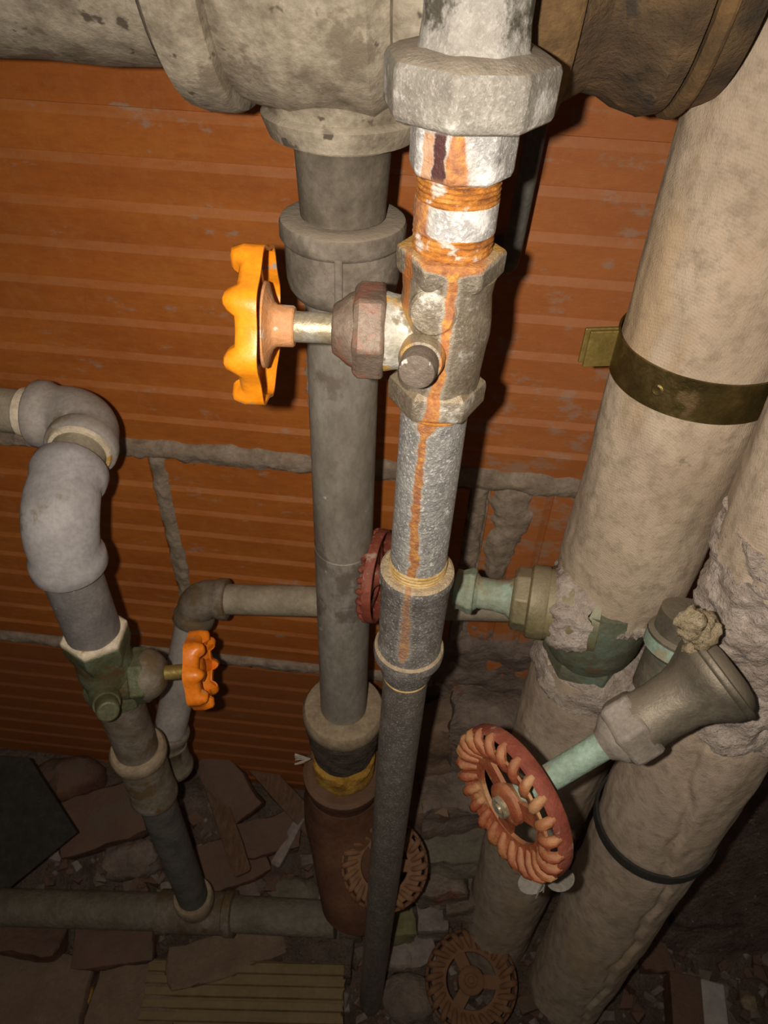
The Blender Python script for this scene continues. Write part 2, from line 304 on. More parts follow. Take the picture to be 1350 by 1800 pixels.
# ------------------------------------------------------------------ mesh helpers
def frame(n, ref=None):
    n = n.normalized(); ref = ref or (Vector((1, 0, 0)) if abs(n.x) < .9 else Vector((0, 0, 1)))
    u = (ref-n*ref.dot(n)).normalized(); return u, n.cross(u)
class MB:
    def __init__(s): s.v = []; s.f = []
    def ring(s, c, u, v, r, seg, ph=0):
        i = len(s.v)
        for k in range(seg):
            a = 2*PI*k/seg+ph; s.v.append(c+u*(math.cos(a)*r)+v*(math.sin(a)*r))
        return i
    def join(s, a, b, seg):
        for k in range(seg): s.f.append((a+k, a+(k+1) % seg, b+(k+1) % seg, b+k))
    def cap(s, a, seg, flip):
        f = tuple(a+k for k in range(seg)); s.f.append(f[::-1] if flip else f)
    def lathe(s, A, n, pr, seg=48, ref=None, ph=0, caps=(1, 1), sub=0, fn=None):
        """pr: (t, r) list along unit axis n from A; sub: max step for extra rings; fn(t, angle, r) -> r"""
        n = n.normalized(); u, v = frame(n, ref)
        if sub:
            q = [pr[0]]
            for (t0, r0), (t1, r1) in zip(pr, pr[1:]):
                k = max(1, int(abs(t1-t0)/sub))
                for i in range(1, k+1): q.append((t0+(t1-t0)*i/k, r0+(r1-r0)*i/k))
            pr = q
        prev = None; first = None
        if pr[0][0] > pr[-1][0]: pr = pr[::-1]
        for t, r in pr:
            i = len(s.v)
            for k in range(seg):
                a = 2*PI*k/seg+ph; rr = fn(t, a, r) if fn else r; tt = t
                if isinstance(rr, tuple): rr, tt = rr
                s.v.append(A+n*tt+u*(math.cos(a)*rr)+v*(math.sin(a)*rr))
            if prev is not None: s.join(prev, i, seg)
            else: first = i
            prev = i
        if caps[0]: s.cap(first, seg, True)
        if caps[1]: s.cap(prev, seg, False)
        return s
    def sweep(s, pts, rad, seg=24, caps=(1, 1), ref=None):
        n = len(pts); u = None; prev = None
        for i, P in enumerate(pts):
            j = i+1
            while j < n and (pts[j]-P).length < 1e-7: j += 1
            k = i-1
            while k >= 0 and (pts[k]-P).length < 1e-7: k -= 1
            a = pts[j] if j < n else P; b = pts[k] if k >= 0 else P
            tn = (a-b).normalized()
            if u is None: u, v = frame(tn, ref)
            else:
                u = (u-tn*u.dot(tn)).normalized(); v = tn.cross(u)
            r = rad[i] if isinstance(rad, (list, tuple)) else rad
            q = s.ring(P, u, v, r, seg)
            if prev is None: first = q
            else: s.join(prev, q, seg)
            prev = q
        if caps[0]: s.cap(first, seg, True)
        if caps[1]: s.cap(prev, seg, False)
        return s
    def box(s, c, ax, ay, az, jit=0, cut=0):
        """half-extent vectors; cut: chamfer fraction (24 vertices become a worn block)"""
        i = len(s.v); P = []
        for sx in (-1, 1):
            for sy in (-1, 1):
                for sz in (-1, 1):
                    p = c+ax*sx+ay*sy+az*sz
                    if jit: p += Vector([random.uniform(-jit, jit) for _ in range(3)])
                    P.append(p)
        s.v += P
        for q in ((0, 1, 3, 2), (4, 6, 7, 5), (0, 4, 5, 1), (2, 3, 7, 6), (0, 2, 6, 4), (1, 5, 7, 3)): s.f.append(tuple(i+k for k in q))
        return s
    def rough(s, c, ax, ay, az, amp=.004, freq=30, k=6, seed=0):
        """worn block: gridded box with noisy faces and knocked-off corners"""
        idx = {}
        def vtx(p):
            key = tuple(round(q, 4) for q in p)
            if key not in idx:
                x, y, z = p; e = sorted((abs(x), abs(y), abs(z)))[1]; sh = 1-.05*max(0, e-.7)/.3
                P = c+ax*(x*sh)+ay*(y*sh)+az*(z*sh); q = P*freq+Vector((seed, seed*.7, 0))
                P += Vector((mnoise.noise(q), mnoise.noise(q+Vector((9, 3, 0))), mnoise.noise(q+Vector((0, 5, 8)))))*amp
                P += Vector((mnoise.noise(q*3), mnoise.noise(q*3+Vector((9, 3, 0))), mnoise.noise(q*3+Vector((0, 5, 8)))))*amp*.4
                idx[key] = len(s.v); s.v.append(P)
            return idx[key]
        g = [-1+2*i/k for i in range(k+1)]
        for d in range(3):
            for sg in (-1, 1):
                for i in range(k):
                    for j in range(k):
                        q = []
                        for a, b in ((i, j), (i+1, j), (i+1, j+1), (i, j+1)):
                            p = [0, 0, 0]; p[d] = sg; p[(d+1) % 3] = g[a]; p[(d+2) % 3] = g[b]; q.append(vtx(tuple(p)))
                        s.f.append(tuple(q if sg > 0 else q[::-1]))
        return s
    def blob(s, c, rx, ry, rz, amp=.3, freq=30, seg=18, rings=12, seed=0):
        i = len(s.v)
        def P(a, b):
            d = Vector((math.cos(a)*math.sin(b), math.sin(a)*math.sin(b), math.cos(b)))
            p = Vector((d.x*rx, d.y*ry, d.z*rz)); nv = mnoise.noise((c+p)*freq+Vector((seed, 0, seed)))+.5*mnoise.noise((c+p)*freq*2.3+Vector((0, seed, 3)))
            return c+p*(1+amp*nv)
        s.v.append(P(0, 0))
        for r in range(1, rings):
            for k in range(seg): s.v.append(P(2*PI*k/seg, PI*r/rings))
        s.v.append(P(0, PI)); e = len(s.v)-1
        for k in range(seg):
            s.f.append((i, i+1+k, i+1+(k+1) % seg)); b = i+1+(rings-2)*seg
            s.f.append((e, b+(k+1) % seg, b+k))
        for r in range(rings-2):
            a = i+1+r*seg; b = a+seg
            for k in range(seg): s.f.append((a+k, b+k, b+(k+1) % seg, a+(k+1) % seg))
        return s
    def disp(s, amp, freq, seed=0, n0=0):
        for i in range(n0, len(s.v)):
            p = s.v[i]; q = p*freq+Vector((seed, seed*2.1, 0))
            s.v[i] = p+Vector((mnoise.noise(q), mnoise.noise(q+Vector((17, 0, 0))), mnoise.noise(q+Vector((0, 31, 0)))))*amp
        return s
    def build(s, name, m, parent=None, smooth=35, bevel=0):
        me = bpy.data.meshes.new(name)
        L = parent_loc(parent)
        me.from_pydata([tuple(p-L) for p in s.v], [], s.f); me.materials.append(M[m] if isinstance(m, str) else m)
        if smooth:
            me.polygons.foreach_set('use_smooth', [True]*len(me.polygons)); me.set_sharp_from_angle(angle=math.radians(smooth))
        me.update()
        o = bpy.data.objects.new(name, me); COL.objects.link(o)
        if parent: o.parent = parent
        if bevel:
            b = o.modifiers.new('bevel', 'BEVEL'); b.width = bevel; b.segments = 2; b.limit_method = 'ANGLE'; b.angle_limit = math.radians(40); b.harden_normals = False
        return o
LOC = {}
def parent_loc(p):
    L = Vector((0, 0, 0))
    while p is not None: L += LOC.get(p.name, Vector((0, 0, 0))); p = p.parent
    return L
def tag(o, label, cat, group=None, kind=None):
    o['label'] = label; o['category'] = cat
    if group: o['group'] = group
    if kind: o['kind'] = kind
    return o
def thing(name, label, cat, loc, group=None):
    o = bpy.data.objects.new(name, None); COL.objects.link(o); o.empty_display_size = .02
    o.location = loc; LOC[o.name] = Vector(loc); return tag(o, label, cat, group)
def struct(o): o['kind'] = 'structure'; return o
def seg_(A, B): return (B-A).normalized()

def elbow(mb, corner, din, dout, lin, lout, r, rb, lb=.010, seg=32, rbend=None):
    """quarter-bend fitting with a thicker bead at both mouths"""
    din = din.normalized(); dout = dout.normalized(); R = rbend or min(lin, lout)*.86
    ang = math.acos(max(-1, min(1, din.dot(dout)))); k = R*math.tan(ang/2)
    s0 = corner-din*k; s1 = corner+dout*k; cen = s0+(dout-din*dout.dot(din)).normalized()*R
    pts = []; rad = []
    def add(p, q): pts.append(p); rad.append(q)
    a = corner-din*lin
    add(a, r*.8); add(a, rb*.96); add(a+din*lb*.15, rb); add(a+din*lb*.85, rb); add(a+din*lb*1.1, rb*.97); add(a+din*lb*1.5, r)
    N = 14
    for i in range(N+1):
        th = ang*i/N; v0 = s0-cen; ax = din.cross(dout).normalized()
        p = cen+Matrix.Rotation(th, 3, ax) @ v0
        if (p-a).dot(din) > lb*1.6 or i > N//2: 
            e = corner+dout*lout
            if (e-p).dot(dout) > lb*1.6: add(p, r*(1+.07*math.sin(PI*i/N)))
    e = corner+dout*lout
    add(e-dout*lb*1.5, r); add(e-dout*lb*1.1, rb*.97); add(e-dout*lb*.85, rb); add(e-dout*lb*.15, rb); add(e, rb*.96); add(e, r*.8)
    mb.sweep(pts, rad, seg); return a, e

# ------------------------------------------------------------------ setting: wall of hollow clay tiles
zj1 = onwall(400, 800).z; zj2 = onwall(400, 1158).z
CH = zj1-zj2                        # course height including the joint
JT = .019
wall = bpy.data.objects.new('wall_back', None); COL.objects.link(wall); struct(wall); wall['label'] = 'orange ribbed clay tile wall with grey mortar joints'
mb = MB()
nx, nz = 260, 130; x0, x1 = -1.25, 1.25; z0, z1 = -.15, 1.75
for j in range(nz+1):
    for i in range(nx+1):
        x = x0+(x1-x0)*i/nx; z = z0+(z1-z0)*j/nz
        d = .004*mnoise.noise(Vector((x*45, z*45, 1)))+.003*mnoise.noise(Vector((x*110, z*110, 5)))-.0015
        mb.v.append(W0+WX*x+WN*(d-.0015)+Vector((0, 0, z)))
for j in range(nz):
    for i in range(nx):
        a = j*(nx+1)+i; mb.f.append((a, a+1, a+nx+2, a+nx+1))
mb.build('mortar_bed', 'mortar', wall, 60)
mb = MB(); mb.box(W0-WN*.06+Vector((0, 0, .8)), WX*1.25, WN*.05, Vector((0, 0, .95))); mb.build('wall_core', 'mortar', wall, 0)
def tile_mesh(L, Hh, nb, vertical=False):
    """front face of a scratched clay tile: flat bands parted by shallow dovetail grooves"""
    mb = MB(); prf = []; p = Hh/nb
    for k in range(nb):
        b = -Hh/2+k*p
        g = .0075
        prf += [(b, 0 if k else -.003), (b+p-g, 0), (b+p-g*.12, -.0024)] if k < nb-1 else [(b, 0), (b+p, 0)]
    prf = [(-Hh/2, -.02)] + [(z, d) for z, d in prf] + [(Hh/2, -.02)]
    n = len(prf)
    for sx in (-1, 1):
        for z, d in prf:
            a = Vector((sx*L/2, -d, z)); mb.v.append(a)
    for k in range(n-1): mb.f.append((k, n+k, n+k+1, k+1))
    mb.f.append(tuple(range(n))[::1]); mb.f.append(tuple(range(2*n-1, n-1, -1)))
    me = bpy.data.meshes.new('clay_tile'); me.from_pydata([tuple(v) for v in mb.v], [], mb.f); me.materials.append(M['tile']); me.update(); return me
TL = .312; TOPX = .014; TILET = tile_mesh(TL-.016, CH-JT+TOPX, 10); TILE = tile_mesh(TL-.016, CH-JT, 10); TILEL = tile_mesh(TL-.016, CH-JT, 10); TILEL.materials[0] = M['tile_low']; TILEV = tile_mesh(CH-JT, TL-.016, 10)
xj2 = (onwall(302, 920)-W0).dot(WX)          # a vertical joint of the second course
def put_tile(me, x, z, rot=0, dy=0):
    o = bpy.data.objects.new('clay_tile', me); COL.objects.link(o); o.parent = wall
    o.location = W0+WX*x+WN*(.0035+dy)+Vector((0, 0, z)); o.rotation_euler = (random.uniform(-.006, .006), rot, -YAW+random.uniform(-.006, .006))
for row in range(-3, 5):
    zc = zj1-CH/2-CH*row if False else zj2+CH*(row+.5)
    if row > 1: zc += TOPX
    if zc-CH/2 > 1.65 or zc+CH/2 < -.1: continue
    off = xj2 if row % 2 == 0 else xj2+TL*.5+.004
    for k in range(-5, 6):
        xc = off+TL*(k+.5)
        if abs(xc) > 1.2: continue
        if row == 0 and k == 1: put_tile(TILEV, xc+.004, zc, PI/2, .001)
        elif row == 1: put_tile(TILET, xc, zc+TOPX/2)
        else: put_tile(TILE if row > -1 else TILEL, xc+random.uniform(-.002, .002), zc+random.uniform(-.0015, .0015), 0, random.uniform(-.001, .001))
# mortar squeezed out of the joints: uneven strips that overlap the tile edges
def joint_strip(pts, name='joint_mortar', thick=.0045, seed=0):
    """pts: (along-wall x, z, half width) stations of the strip"""
    mb = MB(); nu = 16; st = []
    for (xa, za, wa), (xb, zb_, wb) in zip(pts, pts[1:]):
        k = max(2, int(math.hypot(xb-xa, zb_-za)/.0035))
        for i in range(k): f = i/k; st.append((xa+(xb-xa)*f, za+(zb_-za)*f, wa+(wb-wa)*f))
    st.append(pts[-1]); n = len(st)
    for i, (x, z, wd) in enumerate(st):
        j = min(i+1, n-1); k = max(i-1, 0); d = Vector((st[j][0]-st[k][0], st[j][1]-st[k][1])).normalized(); pn_ = Vector((-d.y, d.x))
        for q in range(nu+1):
            v = -1+2*q/nu; ww = wd*(1+.35*mnoise.noise(Vector((x*40, z*40, v*2+seed)))+.25*mnoise.noise(Vector((x*110, z*110, seed+v*3))))
            X = x+pn_.x*v*ww; Z_ = z+pn_.y*v*ww; e = min(1, i/4, (n-1-i)/4)
            h = .0035+thick*(1-v*v*1.25)*e-.004*(1-e)+.0022*mnoise.noise(Vector((X*90, Z_*90, seed)))+.0012*mnoise.noise(Vector((X*220, Z_*220, seed)))
            if q in (0, nu): h = -.004
            mb.v.append(W0+WX*X+WN*h+Vector((0, 0, Z_)))
    for i in range(n-1):
        for q in range(nu): a = i*(nu+1)+q; mb.f.append((a, a+1, a+nu+2, a+nu+1))
    mb.build(name, 'mortar', wall, 70)
def wxz(px, py): q = onwall(px, py); return ((q-W0).dot(WX), q.z)
joint_strip([(-.62, zj1, .011), (-.2, zj1, .012), (-.05, zj1, .013), (.15, zj1, .013), (.6, zj1, .012)], seed=1)
joint_strip([(-.62, zj2, .0075), (-.2, zj2, .008), (0, zj2, .011), (.15, zj2, .012), (.6, zj2, .01)], seed=2, thick=.003)
joint_strip([(-.62, zj1+CH+TOPX, .011), (.6, zj1+CH+TOPX, .011)], seed=3)
for k in range(-1, 3):
    joint_strip([(xj2+TL*k, zj1+.002, .011), (xj2+TL*k, zj1-.04, .0095), (xj2+TL*k, zj2, .0095)], seed=4+k, thick=.003)
    x_ = xj2+TL*(k+.5)+.004; joint_strip([(x_, zj1, .0095), (x_, zj1+CH+TOPX, .0095)], seed=9+k, thick=.002)
a_, b_, c_, d_ = wxz(902, 845), wxz(900, 905), wxz(880, 960), wxz(858, 1050)
joint_strip([(*a_, .021), (*b_, .0235), (*c_, .018), (*d_, .008)], 'mortar_lump', .006, 21)

# ------------------------------------------------------------------ ground
def zg(x, y):
    t = max(0, min(1, (y-.29)/.25)); t = t*t*(3-2*t)
    z = .0+.10*t+.05*max(0, min(1, (-x-.02)/.22))*max(0, min(1, (y-.27)/.1))
    return z
def zgn(x, y): return zg(x, y)+.010*mnoise.noise(Vector((x*14, y*14, 2)))+.006*mnoise.noise(Vector((x*38, y*38, 7)))
mb = MB(); nx, ny = 240, 110; X0, X1, Y0, Y1 = -1.25, 1.25, -.45, .60
for j in range(ny+1):
    for i in range(nx+1):
        x = X0+(X1-X0)*i/nx; y = Y0+(Y1-Y0)*j/ny; mb.v.append(Vector((x, y, zgn(x, y))))
for j in range(ny):
    for i in range(nx):
        a = j*(nx+1)+i; mb.f.append((a, a+1, a+nx+2, a+nx+1))
fl = struct(mb.build('floor', 'soil', None, 60)); fl['label'] = 'dark earth floor littered with rubble'

# ------------------------------------------------------------------ big overhead main with tee
DM = .415
RA = at(603, 300, .41)                       # rear pipe axis
RB = at(604, 1240, .41)
rn = seg_(RA, RB)
MAINZ = HC-.018
MX = WX.copy()
MC = Vector((RA.x, DM, MAINZ))               # main axis above the drop pipe
def mt(px, py=150, r=.08): return (at(px, py, DM-r*.5)-MC).dot(MX)
main = thing('overhead_main', 'thick grey cast iron main running along top with collared tee', 'pipe', MC)
mb = MB(); t = mt(300, 100, .07)
mb.lathe(MC, MX, [(-1.1, .0695), (t+.02, .0695)], 64, sub=.03, fn=lambda t, a, r: r+.0012*mnoise.noise(Vector((t*30, a*2, 0)))); mb.build('pipe', 'cast', main)
ta, tb, td = mt(292, 120), mt(408, 160), mt(700, 150)
mb = MB(); mb.lathe(MC, MX, [(ta, .070), (ta+.001, .079), (ta+.005, .0845), (ta+.012, .0865), (tb-.004, .0865), (tb-.001, .0850), (tb, .082), (tb+.001, .078)], 64); mb.build('collar', 'cast', main)
mb = MB(); mb.lathe(MC, MX, [(tb-.001, .0795), (tb+.006, .082), (tb+.02, .0845), (-.02, .0860), (.02, .0860), (td-.006, .083), (td, .079)], 64, sub=.01); mb.build('tee_body', 'cast', main)
mb = MB(); te = td+(td-ta)*.32
mb.lathe(MC, MX, [(td-.002, .079), (td, .0855), (td+.003, .0868), (te-.014, .0868), (te-.005, .0835), (te, .079), (te+.001, .07)], 64); mb.build('collar', 'cast', main)
# outlet flare to the drop pipe
dn = Vector((0, 0, -1))
oz = MAINZ-at(600, 272, .375).z
zo = MAINZ-at(595, 236, .370).z; oz = MAINZ-at(600, 276, .379).z
mb = MB(); mb.lathe(Vector((RA.x, .41, MAINZ)), dn, [(.030, .064), (.055, .0605), (zo-.030, .0545), (zo-.020, .0475), (zo-.011, .0410), (zo-.005, .0378), (zo-.0022, .0376), (zo-.0012, .0400), (zo, .0412), (zo+.002, .0408), (zo+.010, .0375), (oz-.003, .0332), (oz, .0312), (oz, .024)], 56); mb.build('tee_outlet', 'cast', main, 28)
# rusted end piece to the right
rus = thing('rusted_bell_fitting', 'rust-brown bell fitting closing the right end of overhead main', 'pipe fitting', MC+MX*mt(1100, 100))
tc = mt(968, 150); tn = mt(1040, 150); tr = mt(1205, 120); tx = mt(1262, 90)
mb = MB(); mb.lathe(MC, MX, [(te-.002, .069), (tc-.045, .069), (tc-.045, .077), (tc-.041, .082), (tc-.004, .0845), (tc+.001, .083), (tc+.004, .080)], 64); mb.build('collar', 'rustrim', rus)
mb = MB(); mb.lathe(MC, MX, [(tc, .080), (tc+.008, .0725), (tn-.002, .0685), (tn+.006, .0695), (tn+.014, .0735), (tn+.024, .0760), ((tn+tr)/2+.006, .0768), (tr-.006, .0752)], 64, sub=.006, fn=lambda t, a, r: r+.0008*mnoise.noise(Vector((t*120, a*6, 3)))); mb.build('bell', 'rusty', rus)
mb = MB(); mb.lathe(MC, MX, [(tr-.004, .0745), (tr-.002, .0768), (tr+.001, .0772), (tr+.0025, .0764), (tr+.0035, .074)], 64); mb.build('rim', 'rustrim', rus)
mb = MB(); mb.lathe(MC, MX, [(tr+.002, .0745), (tr+.015, .070), (tx, .060), (tx+.008, .05), (tx+.010, .0)], 64); mb.build('end_cap', 'rusty', rus)

# ------------------------------------------------------------------ rear drop pipe
drop = thing('drop_pipe', 'grey vertical pipe with flared hub hanging below overhead main', 'pipe', Vector((RB.x, .41, zg(RB.x, .41))))
def Z(px, py, Y): return at(px, py, Y).z
def axz(z): return RA+rn*((z-RA.z)/rn.z)
def vl(mb, lst, axis=axz, seg=48, **k):
    """lathe round a near-vertical axis; lst of (z, r)"""
    A = axis(lst[0][0]); B = axis(lst[-1][0]); n = seg_(A, B)
    return mb.lathe(A, n, [((z-lst[0][0])/(lst[-1][0]-lst[0][0])*(B-A).length, r) for z, r in lst], seg, **k)
zt = MAINZ-oz
zrim = Z(605, 435, .41-.0355)
vl(MB(), [(zt+.01, .0262), (zrim+.004, .0235)]).build('upper_stub', 'stub', drop)
vl(MB(), [(zrim+.002, .0205), (zrim+.003, .0320), (zrim+.002, .0345), (zrim, .0354), (zrim-.007, .0354), (zrim-.009, .0340), (zrim-.010, .0330), (zrim-.030, .0328), (zrim-.036, .0315), (zrim-.041, .0282), (zrim-.044, .0225)]).build('hub', 'cast2', drop)
mb = MB(); P = axz(zrim-.02)+Vector((0, -.0328, 0)); mb.box(P, Vector((.0022, 0, 0)), Vector((0, .0022, 0)), Vector((0, 0, .014))); mb.build('hub_seam', 'cast2', drop, 0, .001)
zb = Z(592, 1308, .41-.041)
zmid = Z(600, 992, .387)
vl(MB(), [(zrim-.04, .0226), (zmid+.002, .0226), (zmid+.0015, .0221), (zmid-.0015, .0221), (zmid-.002, .0226), (zb, .0226)], sub=.02).build('long_pipe', 'rearpipe', drop)
# lower socket packed with tarred rope and glass wool
sock = thing('pipe_socket', 'tan collared socket with black tarred rope under grey drop pipe', 'pipe fitting', axz(zb-.05))
vl(MB(), [(zb+.002, .0225), (zb+.003, .030), (zb+.001, .038), (zb-.003, .0405), (zb-.012, .0405), (zb-.018, .0385)]).build('collar', 'tan', sock)
mb = MB(); L = [(zb-.015, .037)]
for k in range(6): L += [(zb-.018-.011*k-.002, .0385-.0014*k), (zb-.018-.011*k-.006, .0392-.0014*k), (zb-.018-.011*k-.0105, .0368-.0014*k)]
vl(mb, L).disp(.0012, 90).build('tarred_rope', 'tar', sock)
zw = L[-1][0]
mb = MB(); vl(mb, [(zw+.004, .027), (zw-.004, .0335), (zw-.02, .034), (zw-.04, .031), (zw-.05, .026)], sub=.004).disp(.005, 70, 3).build('glass_wool', 'yellow', sock)
mb = MB()
for k in range(14):
    P = axz(zw)+Vector((-.034, -.012, .002)); d = Vector((-1, random.uniform(-.5, .2), random.uniform(-.5, .6))).normalized()
    mb.sweep([P, P+d*.009, P+d*.017+Vector((0, 0, random.uniform(-.004, .004)))], .0005, 5)
mb.build('frayed_fibre', 'string', sock)
clay = thing('clay_drain', 'brown glazed clay drain bell receiving the drop pipe near floor', 'drain pipe', axz(zw-.12))
zc = zw-.04
vl(MB(), [(zc, .030), (zc+.001, .040), (zc-.002, .0445), (zc-.012, .0445), (zc-.016, .042), (zc-.03, .041)]).build('bell_rim', 'claypipe', clay)
mb = MB(); P = axz(zc-.028)
mb.sweep([P, P+Vector((0, 0, -.03)), P+Vector((.004, -.006, -.06)), P+Vector((.012, -.02, -.09)), P+Vector((.02, -.045, -.12)), P+Vector((.025, -.06, -.17))], [.0415, .046, .050, .051, .050, .048], 40); mb.build('bend', 'claypipe', clay)

# ------------------------------------------------------------------ central riser with union
cn = seg_(CB, CA)
def caz(z): return CA+(CB-CA)*((z-CA.z)/(CB.z-CA.z))
def CP(lst): 
    p = prof(CA, CB, lst); return [((CA+seg_(CA, CB)*t).z, r) for t, r in p]
def cl(name, lst, m, parent, seg=48, smooth=35, bevel=0, **k):
    mb = MB(); vl(mb, CP(lst) if lst[0][0] > 5 else lst, caz, seg, **k); return mb.build(name, m, parent, smooth, bevel)
riser = thing('riser_pipe', 'galvanised riser with union nut and coupling stained by rust water', 'pipe', CB)
zn = CP([(128, .032), (243, .0305)]); ztop, zbot = zn[0][0], zn[1][0]
vl(mb := MB(), [(HC+.12, .0203), (ztop+.010, .0203), (ztop+.003, .0212), (ztop-.002, .024)], caz, 8, ph=PI/8).build('union_sleeve', 'sleeve', riser, 30, .003)
mb = MB(); vl(mb, [(ztop+.0025, .020), (ztop+.0015, .027), (ztop-.001, .0318), (ztop-.003, .0328), (zbot+.003, .0325), (zbot, .0308), (zbot, .02)], caz, 8, ph=PI/8*.55); mb.build('union_nut', 'nut', riser, 30, .0012)
zt2 = CP([(318, .0205), (336, .0172), (374, .0170), (426, .0168), (456, .0166)])
Z3, Z4, Z5, Z6, Z7 = [q[0] for q in zt2]
mb = MB(); vl(mb, [(zbot+.004, .0215), (Z3, .0212), (Z3-.002, .0205), (Z4+.001, .0176), (Z4, .015)], caz, 8, ph=PI/8*.6); mb.build('union_tail', 'white', riser, 30, .0016)
def threads(za, zb_, r, n, dr=.00032):
    L = []
    for k in range(n):
        z = za+(zb_-za)*k/n; h = (zb_-za)/n; L += [(z, r-dr), (z+h*.5, r+dr*.5)]
    return L+[(zb_, r-dr)]
mb = MB(); vl(mb, threads(Z4+.002, Z5, .0169, 5), caz, 64); mb.disp(.0004, 200, 2); mb.build('thread', 'thread', riser)
mb = MB(); vl(mb, [(Z5+.0006, .0166), (Z5, .0171), (Z6, .0171), (Z6-.0006, .0166)], caz); mb.build('nipple', 'white', riser)
zv = CP([(478, .0235), (752, .0235)]); ZV0, ZV1 = zv[0][0], zv[1][0]
mb = MB(); vl(mb, threads(Z6+.001, ZV0-.002, .0168, 5), caz, 64); mb.disp(.0005, 200, 5); mb.build('thread', 'thread', riser)
zc_ = CP([(1046, .0215), (1192, .0205), (1214, .0155)]); ZC0, ZC1, ZC2 = [q[0] for q in zc_]
mb = MB(); vl(mb, [(ZV1+.004, .0167), (ZC0+.004, .0167)], caz, sub=.02); mb.build('pipe', 'riser', riser)
mb = MB(); vl(mb, threads(ZV1+.001, ZV1-.004, .0171, 3, .0003), caz); mb.build('thread', 'thread', riser)
mb = MB(); vl(mb, threads(ZC0+.009, ZC0-.001, .0172, 4, .0003), caz); mb.build('thread', 'thread_tan', riser)
mb = MB(); vl(mb, [(ZC0+.001, .0165), (ZC0+.0012, .0205), (ZC0, .0222), (ZC0-.003, .0228), (ZC0-.007, .0224), (ZC0-.010, .0213), (ZC1+.013, .0206), (ZC1+.0105, .0212), (ZC1+.0090, .0230), (ZC1+.006, .0237), (ZC1+.001, .0233), (ZC1-.002, .0205), (ZC1-.004, .0188), (ZC2+.003, .0176), (ZC2, .0162)], caz); mb.build('coupling', 'coup', riser)
mb = MB(); vl(mb, threads(ZC2+.002, ZC2-.003, .0161, 2, .0003), caz); mb.build('thread', 'thread_tan', riser)
mb = MB(); vl(mb, [(ZC2+.004, .0157), (CB.z+.0, .0157), (CB.z-.12, .0157)], caz, sub=.03); mb.build('lower_pipe', 'lower', riser)

# ------------------------------------------------------------------ handwheels
def orange_wheel(mb, C, n, R, up, n_l=8, w=.0098, th=.0014):
    """pressed wheel: scalloped channel rim, n points to the outer face"""
    u, v = frame(n, up); NT_ = n_l*12
    sec = [(-w*.5, 0), (w*.15, .0004), (w*.42, -.0012), (w*.52, -.0035), (w*.50, -.0085), (w*.38, -.0085), (w*.36, -.0042), (w*.25, -.0022), (w*.1, -th), (-w*.5, -th)]
    base = len(mb.v)
    for i in range(NT_):
        a = 2*PI*i/NT_; c = math.cos(n_l*a); lob = (c if c > 0 else c*.75)
        rr = R*(1+.052*lob); du = u*math.cos(a)+v*math.sin(a)
        for k, (ax, dr) in enumerate(sec):
            ext = .0050*max(0, c)**.75*(1 if 1 <= k <= 7 else 0)*(1 if k > 1 else .5)
            mb.v.append(C+n*(ax+ext)+du*(rr+dr))
    m_ = len(sec)
    for i in range(NT_):
        j = (i+1) % NT_
        for k in range(m_):
            l = (k+1) % m_; mb.f.append((base+i*m_+k, base+j*m_+k, base+j*m_+l, base+i*m_+l))
def wheel_spokes(mb, C, n, R, up, k=4, zin=-.004, zout=.002, wd=.006):
    u, v = frame(n, up)
    for i in range(k):
        a = 2*PI*(i+.5)/k; du = u*math.cos(a)+v*math.sin(a); dv = n.cross(du)
        A = C+du*R*.25+n*zin; B = C+du*R*.93+n*zout; ax = (B-A)/2
        mb.box((A+B)/2, ax, dv*wd/2, ax.cross(dv).normalized()*.0011)
